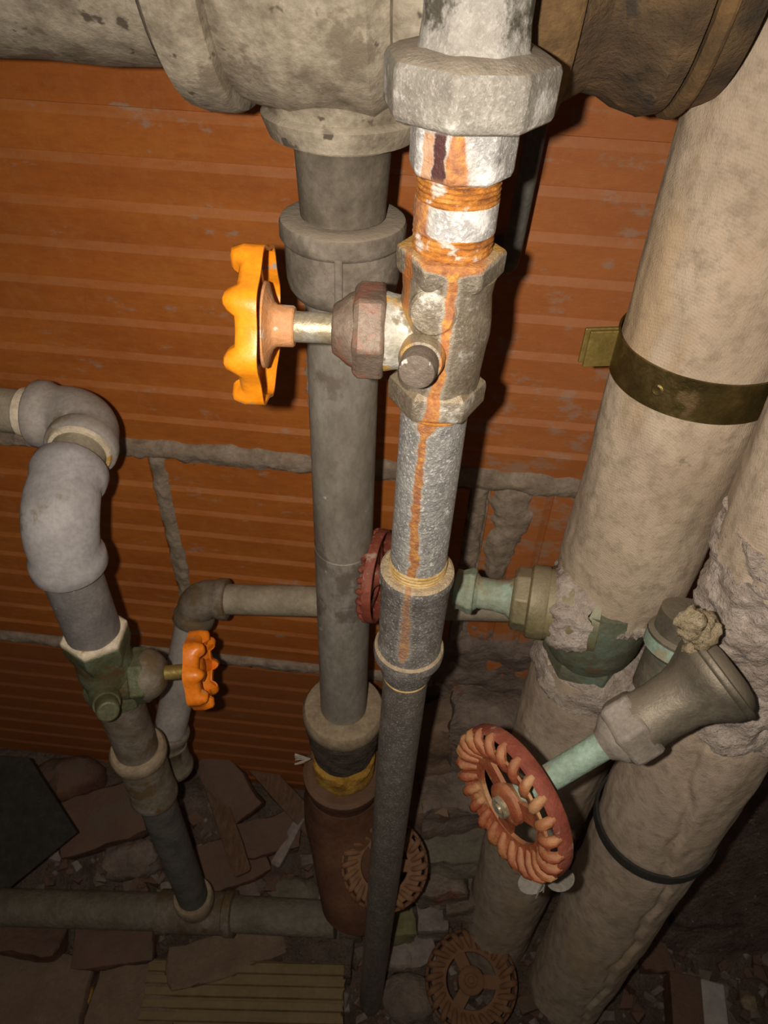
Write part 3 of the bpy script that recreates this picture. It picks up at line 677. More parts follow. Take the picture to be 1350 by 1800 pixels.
def red_wheel(C, n, R, up, parent, m, nr=24, hubm='brasssteel', back=True):
    """cast handwheel: hoop, ventilated ribbed rim, three kidney openings, hub"""
    u, v = frame(n, up)
    def P(a, r, z): return C+(u*math.cos(a)+v*math.sin(a))*r+n*z
    w_ = bpy.data.objects.new('handwheel', None); COL.objects.link(w_); w_.parent = parent; w_.location = C-parent_loc(parent); LOC[w_.name] = C-parent_loc(parent)
    mb = MB(); N = 72
    sec = [(R*1.0, -R*.10), (R*1.01, R*.0), (R*.995, R*.07), (R*.96, R*.09), (R*.93, R*.06), (R*.925, -R*.08), (R*.95, -R*.125), (R*.985, -R*.125)]
    for i in range(N):
        for r, z in sec: mb.v.append(P(2*PI*i/N, r, z))
    k_ = len(sec)
    for i in range(N):
        j = (i+1) % N
        for k in range(k_): l = (k+1) % k_; mb.f.append((i*k_+k, j*k_+k, j*k_+l, i*k_+l))
    mb.build('outer_hoop', 'redwheel_b' if m == 'redwheel' else m, w_, 45); mb = MB()
    # inner ring
    b = len(mb.v); sec = [(R*.855, R*.155), (R*.80, R*.15), (R*.70, R*.105), (R*.65, R*.075), (R*.55, R*.065), (R*.54, R*.01), (R*.66, R*.015), (R*.75, R*.07), (R*.86, R*.12)]
    k_ = len(sec)
    for i in range(N):
        for r, z in sec: mb.v.append(P(2*PI*i/N, r, z))
    for i in range(N):
        j = (i+1) % N
        for k in range(k_): l = (k+1) % k_; mb.f.append((b+i*k_+k, b+j*k_+k, b+j*k_+l, b+i*k_+l))
    # swirling ribs
    for q in range(nr):
        a0 = 2*PI*q/nr; pts = []
        for t, r, z in ((0, .63, .05), (.2, .69, .085), (.45, .76, .135), (.65, .83, .155), (.85, .90, .145), (1, .95, .10), (1.08, .965, .03)):
            pts.append(P(a0+.16*t, R*r, R*z))
        mb.sweep(pts, [R*.045, R*.06, R*.068, R*.07, R*.07, R*.066, R*.05], 8)
    for q in range(3):
        a = 2*PI*q/3+.5; A = P(a, R*.12, R*.03); B = P(a, R*.56, R*.03); dv = n.cross(B-A).normalized()
        mb.box((A+B)/2, (B-A)/2, dv*R*.13, n*R*.03)
    mb.build('wheel_rim', m, w_, 45)
    mb = MB(); mb.lathe(C, n, [(-R*.16, R*.15), (-R*.05, R*.22), (R*.04, R*.29), (R*.11, R*.28), (R*.15, R*.22)], 32); mb.build('wheel_hub', m, w_)
    mb = MB(); mb.lathe(C, n, [(R*.14, R*.15), (R*.20, R*.145), (R*.22, R*.12), (R*.205, R*.07), (R*.235, R*.06), (R*.24, 0)], 24); mb.build('hub_nut', hubm, w_)
    return w_

# ------------------------------------------------------------------ main valve on the riser
valve = thing('gate_valve', 'weathered bronze valve with bright orange handwheel on central riser', 'valve', caz((ZV0+ZV1)/2))
vb = CP([(482, .0233), (512, .0228), (522, .0206), (545, .0196), (590, .0212), (640, .0208), (680, .0195), (703, .0195), (716, .0228), (752, .0236)])
zz = [q[0] for q in vb]
vl(mb := MB(), [(ZV0+.0008, .0165), (ZV0+.0006, .0225), (ZV0, .0238), (zz[1], .0236), (zz[2], .0212)], caz, 6).build('top_hex', 'body', valve, 30, .0012)
vl(mb := MB(), [(zz[1]-.001, .0208), (zz[2], .0202), (zz[3], .0196), (zz[4], .0209), ((zz[4]+zz[5])/2, .0213), (zz[5], .0205), (zz[6], .0196), (zz[7]-.002, .0194)], caz, 48, sub=.003).build('body', 'body2', valve, 60)
vl(mb := MB(), [(zz[7]+.002, .0194), (zz[8]+.001, .0232), (zz[8]-.001, .0238), (ZV1+.001, .0236), (ZV1, .0225), (ZV1, .016)], caz, 6).build('bottom_hex', 'body2', valve, 30, .0012)
SA = at(770, 588, D1); SB = at(462, 571, D1); sn = seg_(SA, SB)
def sx(lst): return prof(SA, SB, lst, 0)
def sl(name, lst, m, seg=40, parent=valve, bevel=0, **k):
    mb = MB(); mb.lathe(SA, sn, sx(lst), seg, **k); return mb.build(name, m, parent, 30 if seg < 10 else 40, bevel)
sl('side_neck', [(775, .0185), (735, .0185), (715, .0172), (700, .0168), (690, .0172), (678, .0180), (672, .0178), (668, .012)], 'neck')
sl('packing_nut', [(677, .0200), (674, .0222), (632, .0222), (624, .0205), (621, .0180)], 'packing', 6, bevel=.0014, ref=Vector((0, -.5, 1)))
sl('bonnet', [(630, .0178), (622, .0172), (612, .0160), (598, .0130), (590, .0118), (586, .0108), (585, .0094), (585, .006)], 'packing')
sl('stem', [(600, .0070), (500, .0070)], 'brasssteel')
wh = bpy.data.objects.new('handwheel', None); COL.objects.link(wh); wh.parent = valve
WC = SA+sn*sx([(455, .01)])[0][0]; wh.location = WC-LOC[valve.name]; LOC[wh.name] = WC-LOC[valve.name]
sl('wheel_hub', [(519, .0086), (516, .0093), (488, .0095), (482, .0108), (476, .0145), (471, .0190), (466, .0195), (463, .0185)], 'orange_dull', parent=wh)
mb = MB(); orange_wheel(mb, WC, sn, .0350, Vector((0, 0, 1))); mb.build('wheel_rim', 'orange', wh, 50)
mb = MB(); wheel_spokes(mb, WC, sn, .0350, Vector((0, 0, 1)), 4, -.002, .003, .008); mb.build('wheel_web', 'orange', wh, 0)
# drain plug facing the viewer
PB = at(748, 612, D1-.012); PE = at(732, 655, D1-.036); pn = seg_(PB, PE); L = (PE-PB).length
mb = MB(); mb.lathe(PB, pn, [(0, .0105), (L*.5, .0102), (L*.6, .0094), (L*.62, .0086), (L*.62, .005)], 32); mb.build('plug_boss', 'body2', valve)
mb = MB(); mb.lathe(PB, pn, [(L*.5, .0084), (L*.92, .0082), (L*.985, .0076), (L, .0066)], 32); mb.build('drain_plug', 'plug', valve)
mb = MB(); P0 = at(762, 545, D1-.015); mb.lathe(P0, Vector((-.15, -1, .1)), [(0, .0105), (.004, .0102), (.0052, .009), (.0056, 0)], 32); mb.build('casting_boss', 'body2', valve)

# ------------------------------------------------------------------ left branch with small valve
D2 = .36
def la(py): return at(128+.375*(py-1013), py, D2)
LA = la(950); LB = la(1590)
def laz(z): return LA+(LB-LA)*((z-LA.z)/(LB.z-LA.z))
def LP(lst):
    p = prof(LA, LB, lst); return [((LA+seg_(LA, LB)*t).z, r) for t, r in p]
def ll(mb, lst, seg=40, **k): return vl(mb, LP(lst) if lst[0][0] > 5 else lst, laz, seg, **k)
branch = thing('branch_pipe', 'grey pipe with two pale elbows descending along left side', 'pipe', LB)
E2 = at(90, 905, D2); hE = E2.z
e1 = None
for k in range(400):                 # elbow at the same height farther back
    Y = .38+k*.0004; P = at(165, 738, Y)
    if P.z < hE: break
    e1 = P
E1 = at(165, 738, .462); E1 = Vector((E1.x, E1.y, E1.z))
dN = seg_(E1, E2)
ldn = seg_(LA, LB)
mb = MB(); a2, b2 = elbow(mb, E2, dN, ldn, .046, .050, .0240, .0268, .011, 36, .040); mb.build('lower_elbow', 'elbow_pale', branch, 60)
hd = (at(165, 738, E1.y)-at(20, 722, E1.y+.006)).normalized()
mb = MB(); a1, b1 = elbow(mb, E1, hd, dN, .046, .036, .0235, .0262, .010, 36, .030); mb.build('upper_elbow', 'elbow', branch, 60)
mb = MB(); mb.sweep([b1-dN*.01, a2+dN*.01], .0196, 32); mb.build('short_nipple', 'tanpipe', branch)
mb = MB(); mb.lathe(b1, dN, [(-.004, .0225), (.001, .0232), (.003, .0222), (.003, .0195)], 36); mb.build('sealant_ring', 'cream', branch)
mb = MB(); mb.sweep([a1+hd*.012, a1-hd*.7], .0172, 32); mb.build('feed_pipe', 'tanpipe', branch)
mb = MB(); mb.lathe(a1, -hd, [(-.002, .0178), (.004, .0192), (.010, .0192), (.012, .0175)], 32); mb.build('sealant_ring', 'cream', branch)
zl = LP([(1150, .0215), (1243, .018), (1348, .021), (1425, .021), (1600, .015)])
zL0, zL1, zL2, zL3, zL4 = [q[0] for q in zl]
bz = b2.z
vl(MB(), [(bz+.006, .0208), (zL0-.002, .0208)], laz, 40).build('pipe', 'greypipe', branch)
vl(MB(), [(bz+.003, .0225), (bz-.002, .0222), (bz-.004, .0208)], laz, 40).build('sealant_ring', 'thread_tan', branch)
vl(MB(), [(zL1+.01, .0197), (zL2-.004, .0197)], laz, 40).build('middle_pipe', 'brownpipe', branch)
vl(MB(), [(zL2+.003, .0200), (zL2+.003, .0240), (zL2, .0262), (zL2-.008, .0264), (zL2-.013, .0245), (zL2-.016, .0225)], laz, 40).build('coupling_collar', 'tan', branch)
vl(MB(), [(zL2-.012, .0228), (zL3+.010, .0225), (zL3+.006, .0236), (zL3, .0240), (zL3-.004, .0225), (zL3-.005, .018)], laz, 40).build('coupling', 'brownpipe', branch)
vl(MB(), [(zL3, .0188), (zL4-.006, .0188)], laz, 40).build('lower_pipe', 'darkpipe', branch)
# small valve
sv = thing('small_gate_valve', 'green bronze valve with orange-red handwheel on left grey pipe', 'valve', laz((zL0+zL1)/2))
zs = [q[0] for q in LP([(1150, .0255), (1172, .025), (1190, .022), (1222, .022), (1238, .025), (1258, .024)])]
vl(MB(), [(zs[0]+.0015, .0205), (zs[0]+.0015, .0235), (zs[0]-.001, .0262), (zs[0]-.005, .0262), (zs[0]-.006, .02)], laz, 6, ph=PI/6).build('sealant_collar', 'cream', sv, 30, .001)
vl(MB(), [(zs[0]-.005, .0262), (zs[1], .0262), (zs[2]+.002, .0225)], laz, 6, ph=PI/6).build('top_hex', 'greenbronze', sv, 30, .0012)
vl(MB(), [(zs[1], .0222), (zs[2], .0225), ((zs[2]+zs[3])/2, .0235), (zs[3], .0222), (zs[4], .0215)], laz, 40, sub=.004).build('body', 'greenbronze', sv, 60)
vl(MB(), [(zs[3]-.002, .0215), (zs[4], .0250), (zs[5]+.001, .0248), (zs[5], .0238), (zs[5], .019)], laz, 6, ph=PI/6).build('bottom_hex', 'greenbronze', sv, 30, .0012)
TA = at(205, 1190, D2); TB = at(358, 1177, D2+.007); tn_ = seg_(TA, TB)
def tl(name, lst, m, seg=36, parent=sv, bevel=0, **k):
    mb = MB(); mb.lathe(TA, tn_, prof(TA, TB, lst, 0), seg, **k); return mb.build(name, m, parent, 30 if seg < 10 else 40, bevel)
tl('side_neck', [(205, .020), (228, .0195), (238, .0185), (242, .0195)], 'greenbronze')
tl('packing_nut', [(236, .021), (239, .0245), (258, .0245), (264, .0225)], 'greenbronze', 6, bevel=.0012, ref=Vector((0, -.4, 1)))
tl('bonnet', [(256, .0215), (264, .0218), (276, .0190), (286, .0145), (291, .0112), (292, .005)], 'brownpipe')
tl('stem', [(285, .0062), (345, .0062)], 'brass')
wh2 = bpy.data.objects.new('handwheel', None); COL.objects.link(wh2); wh2.parent = sv
W2 = TA+tn_*prof(TA, TB, [(350, .01)], 0)[0][0]; LOC[wh2.name] = W2-LOC[sv.name]; wh2.location = LOC[wh2.name]
mb = MB(); orange_wheel(mb, W2, tn_, .0315, Vector((0, 0, 1)), 8, .0115); mb.build('wheel_rim', 'orange_red', wh2, 50)
mb = MB(); wheel_spokes(mb, W2, tn_, .0325, Vector((0, 0, 1)), 4, -.002, .003, .010); mb.build('wheel_web', 'orange_red', wh2, 0)
tl('wheel_hub', [(326, .0078), (332, .0085), (345, .010), (356, .0098), (358, .0085)], 'orange_red', parent=wh2)
PB = laz((zs[3]+zs[4])/2)+Vector((.0, -.016, .004)); PE = at(190, 1252, D2-.045); pn = seg_(PB, PE); L = (PE-PB).length
mb = MB(); mb.lathe(PB, pn, [(0, .0125), (L*.55, .0115), (L*.62, .0105)], 28); mb.build('plug_boss', 'greenbronze', sv)
mb = MB(); mb.lathe(PB, pn, [(L*.5, .0092), (L*.95, .0090), (L, .0080)], 24); mb.build('drain_plug', 'greenbronze', sv, 30, .001)

# ------------------------------------------------------------------ pipe along the wall behind the small valve
K1 = at(348, 1052, .475); K0 = at(600, 1058, .468); K2 = at(297, 1292, .425)
cross = thing('cross_pipe', 'dusty brown pipe with elbow running behind the small orange-handled valve', 'pipe', K2)
kd = seg_(K0, K1); ke = seg_(K1, K2)
mb = MB(); ka, kb = elbow(mb, K1, kd, ke, .030, .028, .0185, .0205, .009, 32, .022); mb.build('elbow', 'brownpipe', cross, 60)
mb = MB(); mb.sweep([ka-kd*.3, ka+kd*.01], .0150, 28); mb.build('horizontal_pipe', 'tanpipe', cross)
mb = MB(); mb.sweep([kb-ke*.01, K2+ke*.005], .0172, 28); mb.build('sloping_pipe', 'elbow', cross)
kf = (at(300, 1420, .42)-K2).normalized()
mb = MB(); elbow(mb, K2+ke*.012, ke, Vector((.05, -.1, -1)), .020, .045, .0195, .0215, .008, 32, .016); mb.build('end_elbow', 'brownpipe', cross, 60)

# ------------------------------------------------------------------ pipe lying on the floor, tee under the left pipe
q0 = at(-80, 1592, D2+.012); q1 = at(345, 1604, D2+.004); q2 = at(590, 1616, D2-.002)
fp = thing('floor_pipe', 'brown iron pipe lying on floor below the left pipe', 'pipe', q1)
fx = seg_(q0, q1)
mb = MB(); mb.sweep([q0-fx*.5, q1-fx*.04], .0235, 32); mb.build('pipe', 'concrete', fp)
mb = MB(); mb.lathe(q1, fx, [(-.05, .0235), (-.049, .0275), (-.038, .0278), (-.036, .0262), (.040, .0262), (.042, .0285), (.052, .0285), (.053, .0235)], 36); mb.build('tee', 'brownpipe', fp)
vl(MB(), [(zL4+.012, .0188), (zL4+.012, .0235), (zL4+.008, .0252), (zL4-.004, .0252), (zL4-.012, .023), (zL4-.02, .022)], laz, 36).build('tee_collar', 'tan', fp)
mb = MB(); mb.sweep([q1+fx*.045, q2], .0225, 32); mb.build('right_pipe', 'concrete', fp)

# ------------------------------------------------------------------ thin conduit in the shadow of the riser
c0 = at(940, 240, .485); c1 = at(898, 450, .485)
mb = MB(); nn = seg_(c0, c1); mb.sweep([c0-nn*.4, c1, c1+nn*.006+Vector((0, .003, 0)), c1+nn*.012+Vector((0, .012, 0)), c1+nn*.012+Vector((0, .05, 0))], .0065, 20)
tag(mb.build('thin_conduit', 'darkpipe'), 'thin dark conduit hidden in shadow right of central riser', 'conduit')

# ------------------------------------------------------------------ insulated pipes at the right
def insul(name, A, n, t0, t1, r, m, parent, rag0=0, rag1=0, seg=200, seam=None, seed=0, amp=.0016):
    """canvas jacket with soft dents and torn ends"""
    def fn(t, a, rr):
        q = Vector((math.cos(a)*2.2, math.sin(a)*2.2, t*16+seed))
        d = amp*mnoise.noise(q)+amp*.5*mnoise.noise(q*2.7)
        tt = t
        e = .012
        if rag1 and t > t1-e*2: 
            k = (t-(t1-e*2))/(e*2); tt = t+k*rag1*(mnoise.noise(Vector((math.cos(a)*4, math.sin(a)*4, seed+9)))+.6*mnoise.noise(Vector((math.cos(a)*14, math.sin(a)*14, seed))))
            d += k*.0015*mnoise.noise(Vector((math.cos(a)*9, math.sin(a)*9, t*150)))
        if rag0 and t < t0+e*2:
            k = 1-(t-t0)/(e*2); tt = t-k*rag0*(mnoise.noise(Vector((math.cos(a)*4, math.sin(a)*4, seed+4)))+.6*mnoise.noise(Vector((math.cos(a)*14, math.sin(a)*14, seed+2))))
        if seam:
            s = seam(t)
            if s is not None and PI*.7 < a < s+.14: d += .0030*max(0, min(1, (s-a)/.07))*max(0, 1-max(0, s-a)/1.9)-.0024*max(0, 1-abs(a-s-.03)/.09)
        return (rr+d, tt)
    mb = MB(); mb.lathe(A, n, [(t0, r*.8), (t0+.0001, r), (t1-.0001, r), (t1, r*.62)], seg, sub=.006, fn=fn, ref=Vector((-1, 0, 0)), caps=(1, 1))
    return mb.build(name, m, parent, 60)
D3 = .39
IA = at(1090, 1020, D3); IB = at(868, 1640, D3); inn = seg_(IA, IB)
ip = thing('insulated_pipe', 'canvas wrapped pipe with brass band leaning down right side', 'pipe', IB)
def it(px, py): # axis parameter nearest to a pixel row on the front of the jacket
    return prof(IA, IB, [(py, .05)])[0][0]
tE = it(0, 1108)
insul('upper_jacket', IA, inn, -.75, tE, .0475, 'cloth', ip, 0, .006, seed=3)
tS = it(0, 1215)
insul('lower_jacket', IA, inn, tS, (IB-IA).length+.08, .0485, 'cloth_b', ip, .008, 0, seed=8)
# torn plaster fringe at the end of the jacket and cement round the valve
mb = MB(); u, v = frame(inn, Vector((-1, 0, 0)))
for k in range(76):
    a = 2*PI*k/76; du = u*math.cos(a)+v*math.sin(a)
    mb.blob(IA+inn*(tE+.001+.006*mnoise.noise(du*4))+du*.0452, .0048, .0048, .0042*(1+.8*random.random()), .6, 160, 9, 7, k)
mb.build('torn_plaster', 'cement', ip, 60)
def crust(A, n, pr_, amp, freq, name, m, parent, seed=0, seg=120, ref=None):
    def fn(t, a, r):
        q = Vector((math.cos(a)*.05, math.sin(a)*.05, t))*freq+Vector((seed, 0, seed))
        return r+amp*(mnoise.noise(q)+.55*mnoise.noise(q*2.3)+.3*mnoise.noise(q*5.1))
    mb = MB(); mb.lathe(A, n, pr_, seg, sub=.0025, fn=fn, ref=ref); return mb.build(name, m, parent, 70)
crust(IA, inn, [(tS-.016, .028), (tS-.012, .040), (tS-.002, .047), (tS+.02, .050), (tS+.030, .0485)], .0055, 38, 'cement_ring', 'cement', ip, 5)
mb = MB(); mb.sweep([IA+inn*(tE-.05), IA+inn*(tS+.05)], .030, 32); mb.build('inner_pipe', 'valvegreen', ip)
# brass band
zb0 = it(0, 703); 
bw = .0125
band = thing('pipe_band', 'dull brass band with bent lug clamped round upper canvas pipe', 'band', IA+inn*zb0)
mb = MB(); mb.lathe(IA, inn, [(zb0-bw, .0482), (zb0-bw, .0497), (zb0+bw, .0497), (zb0+bw, .0482)], 96, ref=Vector((-1, 0, 0)), caps=(0, 0)); mb.build('strap', 'brass_dull', band)
Lc = IA+inn*zb0+Vector((-.0495, .012, 0)); mb = MB()
ld_ = Vector((-1, -.12, -.02)).normalized(); lu = inn; ln_ = ld_.cross(lu).normalized()
mb.box(Lc+ld_*.008, ld_*.0105, lu*bw*.92, ln_*.0012); mb.box(Lc+ld_*.008+ln_*.0045, ld_*.009, lu*bw*.95, ln_*.0012)
mb.build('lug', 'brass', band, 0, .0006)
mb = MB(); bn_ = front(IA+inn*zb0, inn); mb.lathe(IA+inn*zb0+(bn_*.92+Vector((-.38, 0, 0))).normalized()*.0495, (bn_*.92+Vector((-.38, 0, 0))).normalized(), [(0, .0036), (.0006, .0036), (.0012, .0026), (.0008, .0012)], 20); mb.build('rivet', 'brass_dull', band)

# valve on the first insulated pipe
VC = IA+inn*((tE+tS)/2)
v1 = thing('insulated_pipe_valve', 'green bronze valve with red handwheel buried in cement between canvas jackets', 'valve', VC)
fv = front(VC, inn)
ob = VC+fv*.014+Vector((-.008, 0, 0))
mb = MB(); mb.lathe(ob, inn, [(-.05, .036), (-.02, .0385), (.0, .038), (.014, .035), (.022, .031)], 40); mb.build('body', 'valvegreen', v1)
mb = MB(); mb.lathe(ob, inn, [(.016, .032), (.020, .0345), (.034, .0345), (.037, .032), (.037, .02)], 6, ref=Vector((-1, 0, 0)), ph=.25); mb.build('bottom_hex', 'valvegreen', v1, 30, .0015)
XA = at(1005, 1068, .372); XB = at(662, 1012, .405); xn = seg_(XA, XB)
def xl(name, lst, m, seg=36, parent=v1, bevel=0, **k):
    mb = MB(); mb.lathe(XA, xn, prof(XA, XB, lst, 0), seg, **k); return mb.build(name, m, parent, 30 if seg < 10 else 40, bevel)
xl('side_neck', [(1050, .031), (1000, .031), (990, .0285), (962, .0272), (958, .0285), (932, .0285), (928, .0262)], 'olive')
xl('packing_nut', [(930, .0245), (926, .0252), (906, .0245), (900, .0215)], 'olive', 8, bevel=.001)
xl('bonnet', [(905, .0185), (892, .0140), (870, .0122), (842, .0125), (836, .0150)], 'verdigris_lime')
xl('gland', [(838, .0125), (834, .0178), (826, .0186), (818, .0170), (810, .0155), (806, .0160), (800, .0160), (800, .008)], 'verdigris_lime', 8, bevel=.001)
xl('stem', [(820, .0068), (668, .0068)], 'verdigris')
red_wheel(XB, xn, .0380, Vector((0, 0, 1)), v1, 'redwheel_b')
# flow of cement down the neck
mb = MB()
mb.lathe(XA, xn, prof(XA, XB, [(1035, .0325), (1012, .0330), (992, .0318), (978, .0302), (970, .0280)], 0), 80, sub=.002, fn=lambda t, a, r: (r+.0035*mnoise.noise(Vector((math.cos(a)*2, math.sin(a)*2, t*60)))+.002*mnoise.noise(Vector((math.cos(a)*6, math.sin(a)*6, t*180))), t-.006*mnoise.noise(Vector((math.cos(a)*3, math.sin(a)*3, 5)))))
mb.build('cement_crust', 'cement', v1, 60)

# second insulated pipe, nearer and farther right
D4 = .312
JA = at(1268, 1225, D4); JB = at(1012, 1700, D4); jn = seg_(JA, JB)
jp = thing('insulated_pipe', 'brownish canvas wrapped pipe with stitched seam at lower right corner', 'pipe', JB)
def jt(py): return prof(JA, JB, [(py, .05)])[0][0]
tj0 = jt(1060); tj1 = jt(1290)
insul('upper_jacket', JA, jn, -.6, tj0, .0480, 'cloth_b', jp, 0, .006, seed=15)
tseam0, tseam1 = jt(1335), jt(1500)
def seam(t): return None if t < tj1+.012 else 5.22-.42*max(0, min(1.6, (t-tseam0)/(tseam1-tseam0)))+.07*math.sin((t-tj1)*45)+.03*math.sin((t-tj1)*130)
insul('lower_jacket', JA, jn, tj1, (JB-JA).length+.07, .0485, 'cloth_b', jp, .006, 0, seed=21, seam=seam)
crust(JA, jn, [(tj0-.025, .0475), (tj0-.01, .0485), (tj0+.008, .046), ((tj0+tj1)/2, .043), (tj1-.008, .047), (tj1+.006, .050), (tj1+.016, .048)], .0065, 40, 'cement', 'cement', jp, 11)
mb = MB()
for (px, py, r) in ((1215, 1088, .007), (1230, 1100, .008), (1212, 1108, .007), (1238, 1118, .007), (1222, 1134, .006), (1246, 1104, .007)):
    mb.blob(at(px, py, .270), r, r, r, .6, 150, 16, 12, px)
mb.build('fibre_tuft', 'fluff', jp, 60)
tb2 = jt(1520)
mb = MB(); mb.lathe(JA, jn, [(tb2-.006, .0505), (tb2-.006, .0530), (tb2+.006, .0530), (tb2+.006, .0505)], 96, caps=(0, 0))
tag(mb.build('pipe_band', 'sheet'), 'black narrow strap round canvas pipe at lower right', 'band')
# angle valve of the second pipe
GA = at(1250, 1195, .262); GW = at(899, 1408, .226); gn = seg_(GA, GW)
v2 = thing('angle_valve', 'dark bronze valve with rusted red handwheel reaching out from right pipe', 'valve', GA)
def gl(name, lst, m, seg=40, parent=v2, bevel=0, **k):
    mb = MB(); mb.lathe(GA, gn, prof(GA, GW, lst, 0), seg, **k); return mb.build(name, m, parent, 30 if seg < 10 else 40, bevel)
gl('body', [(1290, .012), (1286, .020), (1278, .0250), (1268, .0275), (1256, .0282), (1244, .0268), (1228, .0232), (1212, .0202), (1196, .0185), (1172, .0180)], 'bronze')
gl('flange', [(1272, .0270), (1270, .0292), (1264, .0296), (1260, .0288), (1258, .0275)], 'bronze')
gl('neck', [(1180, .0180), (1160, .0176), (1140, .0178), (1128, .0195)], 'bronze')
gl('bonnet_hex', [(1136, .0200), (1132, .0222), (1100, .0224), (1088, .0212), (1084, .016)], 'bonnet', 6, bevel=.002)
gl('gland', [(1090, .0170), (1080, .0165), (1068, .0118), (1060, .0098)], 'bonnet')
gl('stem', [(1075, .0088), (905, .0084)], 'verdigris')
mb = MB(); PT = at(1195, 1148, .300); mb.lathe(PT, Vector((.1, .3, 1)), [(-.03, .022), (.0, .021), (.004, .024), (.014, .024), (.016, .021), (.03, .0205)], 32); mb.build('inlet', 'bronze', v2)
mb = MB(); mb.lathe(PT, Vector((.1, .3, 1)), [(.0035, .0243), (.0125, .0243)], 32, caps=(0, 0)); mb.build('inlet_band', 'verdigris', v2)
# handwheel: axis leaning to the viewer as its outline shows
vw = (CAM-GW).normalized(); gx = (gn-vw*gn.dot(vw)).normalized(); wn_ = (gx*.915+vw*.40).normalized()
RW2 = proj(GW)[2]*138/F
red_wheel(GW, wn_, RW2, UP, v2, 'redwheel', 24)
# tags hanging from that wheel
for k, (px, py, tx_) in enumerate(((936, 1551, -18), (985, 1546, 22))):
    P = at(px, py, .218); nn = (vw+RT*(.25 if k else -.35)+Vector((0, 0, .9))).normalized()
    u, v = frame(nn, RT+UP*(.35 if k else .3)); mb = MB(); b = []
    for z in (-.0006, .0006):
        i0 = len(mb.v); b.append(i0)
        for q in range(32):
            a = 2*PI*q/32; mb.v.append(P+nn*z+u*math.cos(a)*.0105+v*math.sin(a)*.0078)
    mb.join(b[0], b[1], 32); mb.cap(b[0], 32, True); mb.cap(b[1], 32, False)
    tag(mb.build('round_tag', 'tagmetal', None, 30), ['round grey metal tag hanging left under the rusted red handwheel', 'smaller-looking tilted grey tag hanging right under rusted red handwheel'][k], 'tag', 'tags on the red handwheel')
S0 = at(962, 1528, .212); mb = MB()
mb.sweep([S0, at(972, 1535, .208), at(975, 1548, .208), at(962, 1552, .209), at(960, 1540, .209), at(950, 1560, .210), at(942, 1578, .212)], .0006, 6)
mb.sweep([S0, at(958, 1545, .209), at(955, 1568, .211)], .0006, 6)
tag(mb.build('tag_string', 'string'), 'looped grey string tying tags to the rusted red handwheel', 'string')

# ------------------------------------------------------------------ two valves low down on the floor
def low_valve(px, py, zc_, rpx, label, tilt):
    P = atz(px, py, zc_); v = thing('floor_valve', label, 'valve', Vector((P.x, P.y, zg(P.x, P.y))))
    n = ((CAM-P).normalized()*tilt[0]+Vector(tilt[1])).normalized(); R = proj(P)[2]*rpx/F
    red_wheel(P, n, R, UP, v, 'redwheel_c', 22, 'redwheel_c')
    Q = P-n*.035; mb = MB(); mb.sweep([P, Q], .008, 20); mb.build('stem', 'brownpipe', v)
    G = Vector((Q.x, Q.y, zg(Q.x, Q.y)-.02)); mb = MB(); mb.lathe(Q+Vector((0, 0, .012)), Vector((0, 0, -1)), [(0, .010), (.004, .017), (.022, .018), (.026, .014), (max(.04, Q.z-G.z), .014)], 24); mb.build('valve_body', 'brownpipe', v)
    return v
low_valve(676, 1520, .365, 76, 'brown rusted handwheel behind the foot of central riser', (1, (0, -.2, .1)))
low_valve(828, 1724, .085, 80, 'brown rusted handwheel facing up beside foot of riser at bottom edge', (1, (0, 0, .2)))
P = atz(741, 1566, .13); mb = MB(); mb.lathe(P, (CAM-P).normalized(), [(-.004, .0), (-.004, .017), (0, .0175), (.002, .016), (.003, .012), (.0022, .0)], 28)
tag(mb.build('metal_disc', 'darkpipe'), 'small round dark metal disc beside rusted handwheel behind riser', 'disc')

# ------------------------------------------------------------------ loose things on the floor
def on_ground(px, py, lift=0):
    z = .05
    for _ in range(12):
        P = atz(px, py, z); z = zg(P.x, P.y)+lift
    return P
def block(name, label, cat, px, py, L, Wd, Hh, rot, m, tilt=(0, 0), lift=None, jit=.004, group=None, dens=3, bev=.004):
    """rough broken block: subdivided box with worn noise surface"""
    P = on_ground(px, py, Hh*.35 if lift is None else lift)
    R_ = Matrix.Rotation(rot, 3, 'Z') @ Matrix.Rotation(tilt[0], 3, 'X') @ Matrix.Rotation(tilt[1], 3, 'Y')
    mb = MB(); mb.rough(P, R_ @ Vector((L/2, 0, 0)), R_ @ Vector((0, Wd/2, 0)), R_ @ Vector((0, 0, Hh/2)), jit*1.6, 26, 8, px)
    o = mb.build(name, m, None, 40); return tag(o, label, cat, group)
def stone(label, px, py, rx, ry, rz, m, lift=None, name='stone', cat='stone', amp=.35, freq=28, seed=None, group=None):
    P = on_ground(px, py, rz*.3 if lift is None else lift); mb = MB(); mb.blob(P, rx, ry, rz, amp, freq, 20, 13, seed if seed is not None else px)
    return tag(mb.build(name, m, None, 32), label, cat, group)
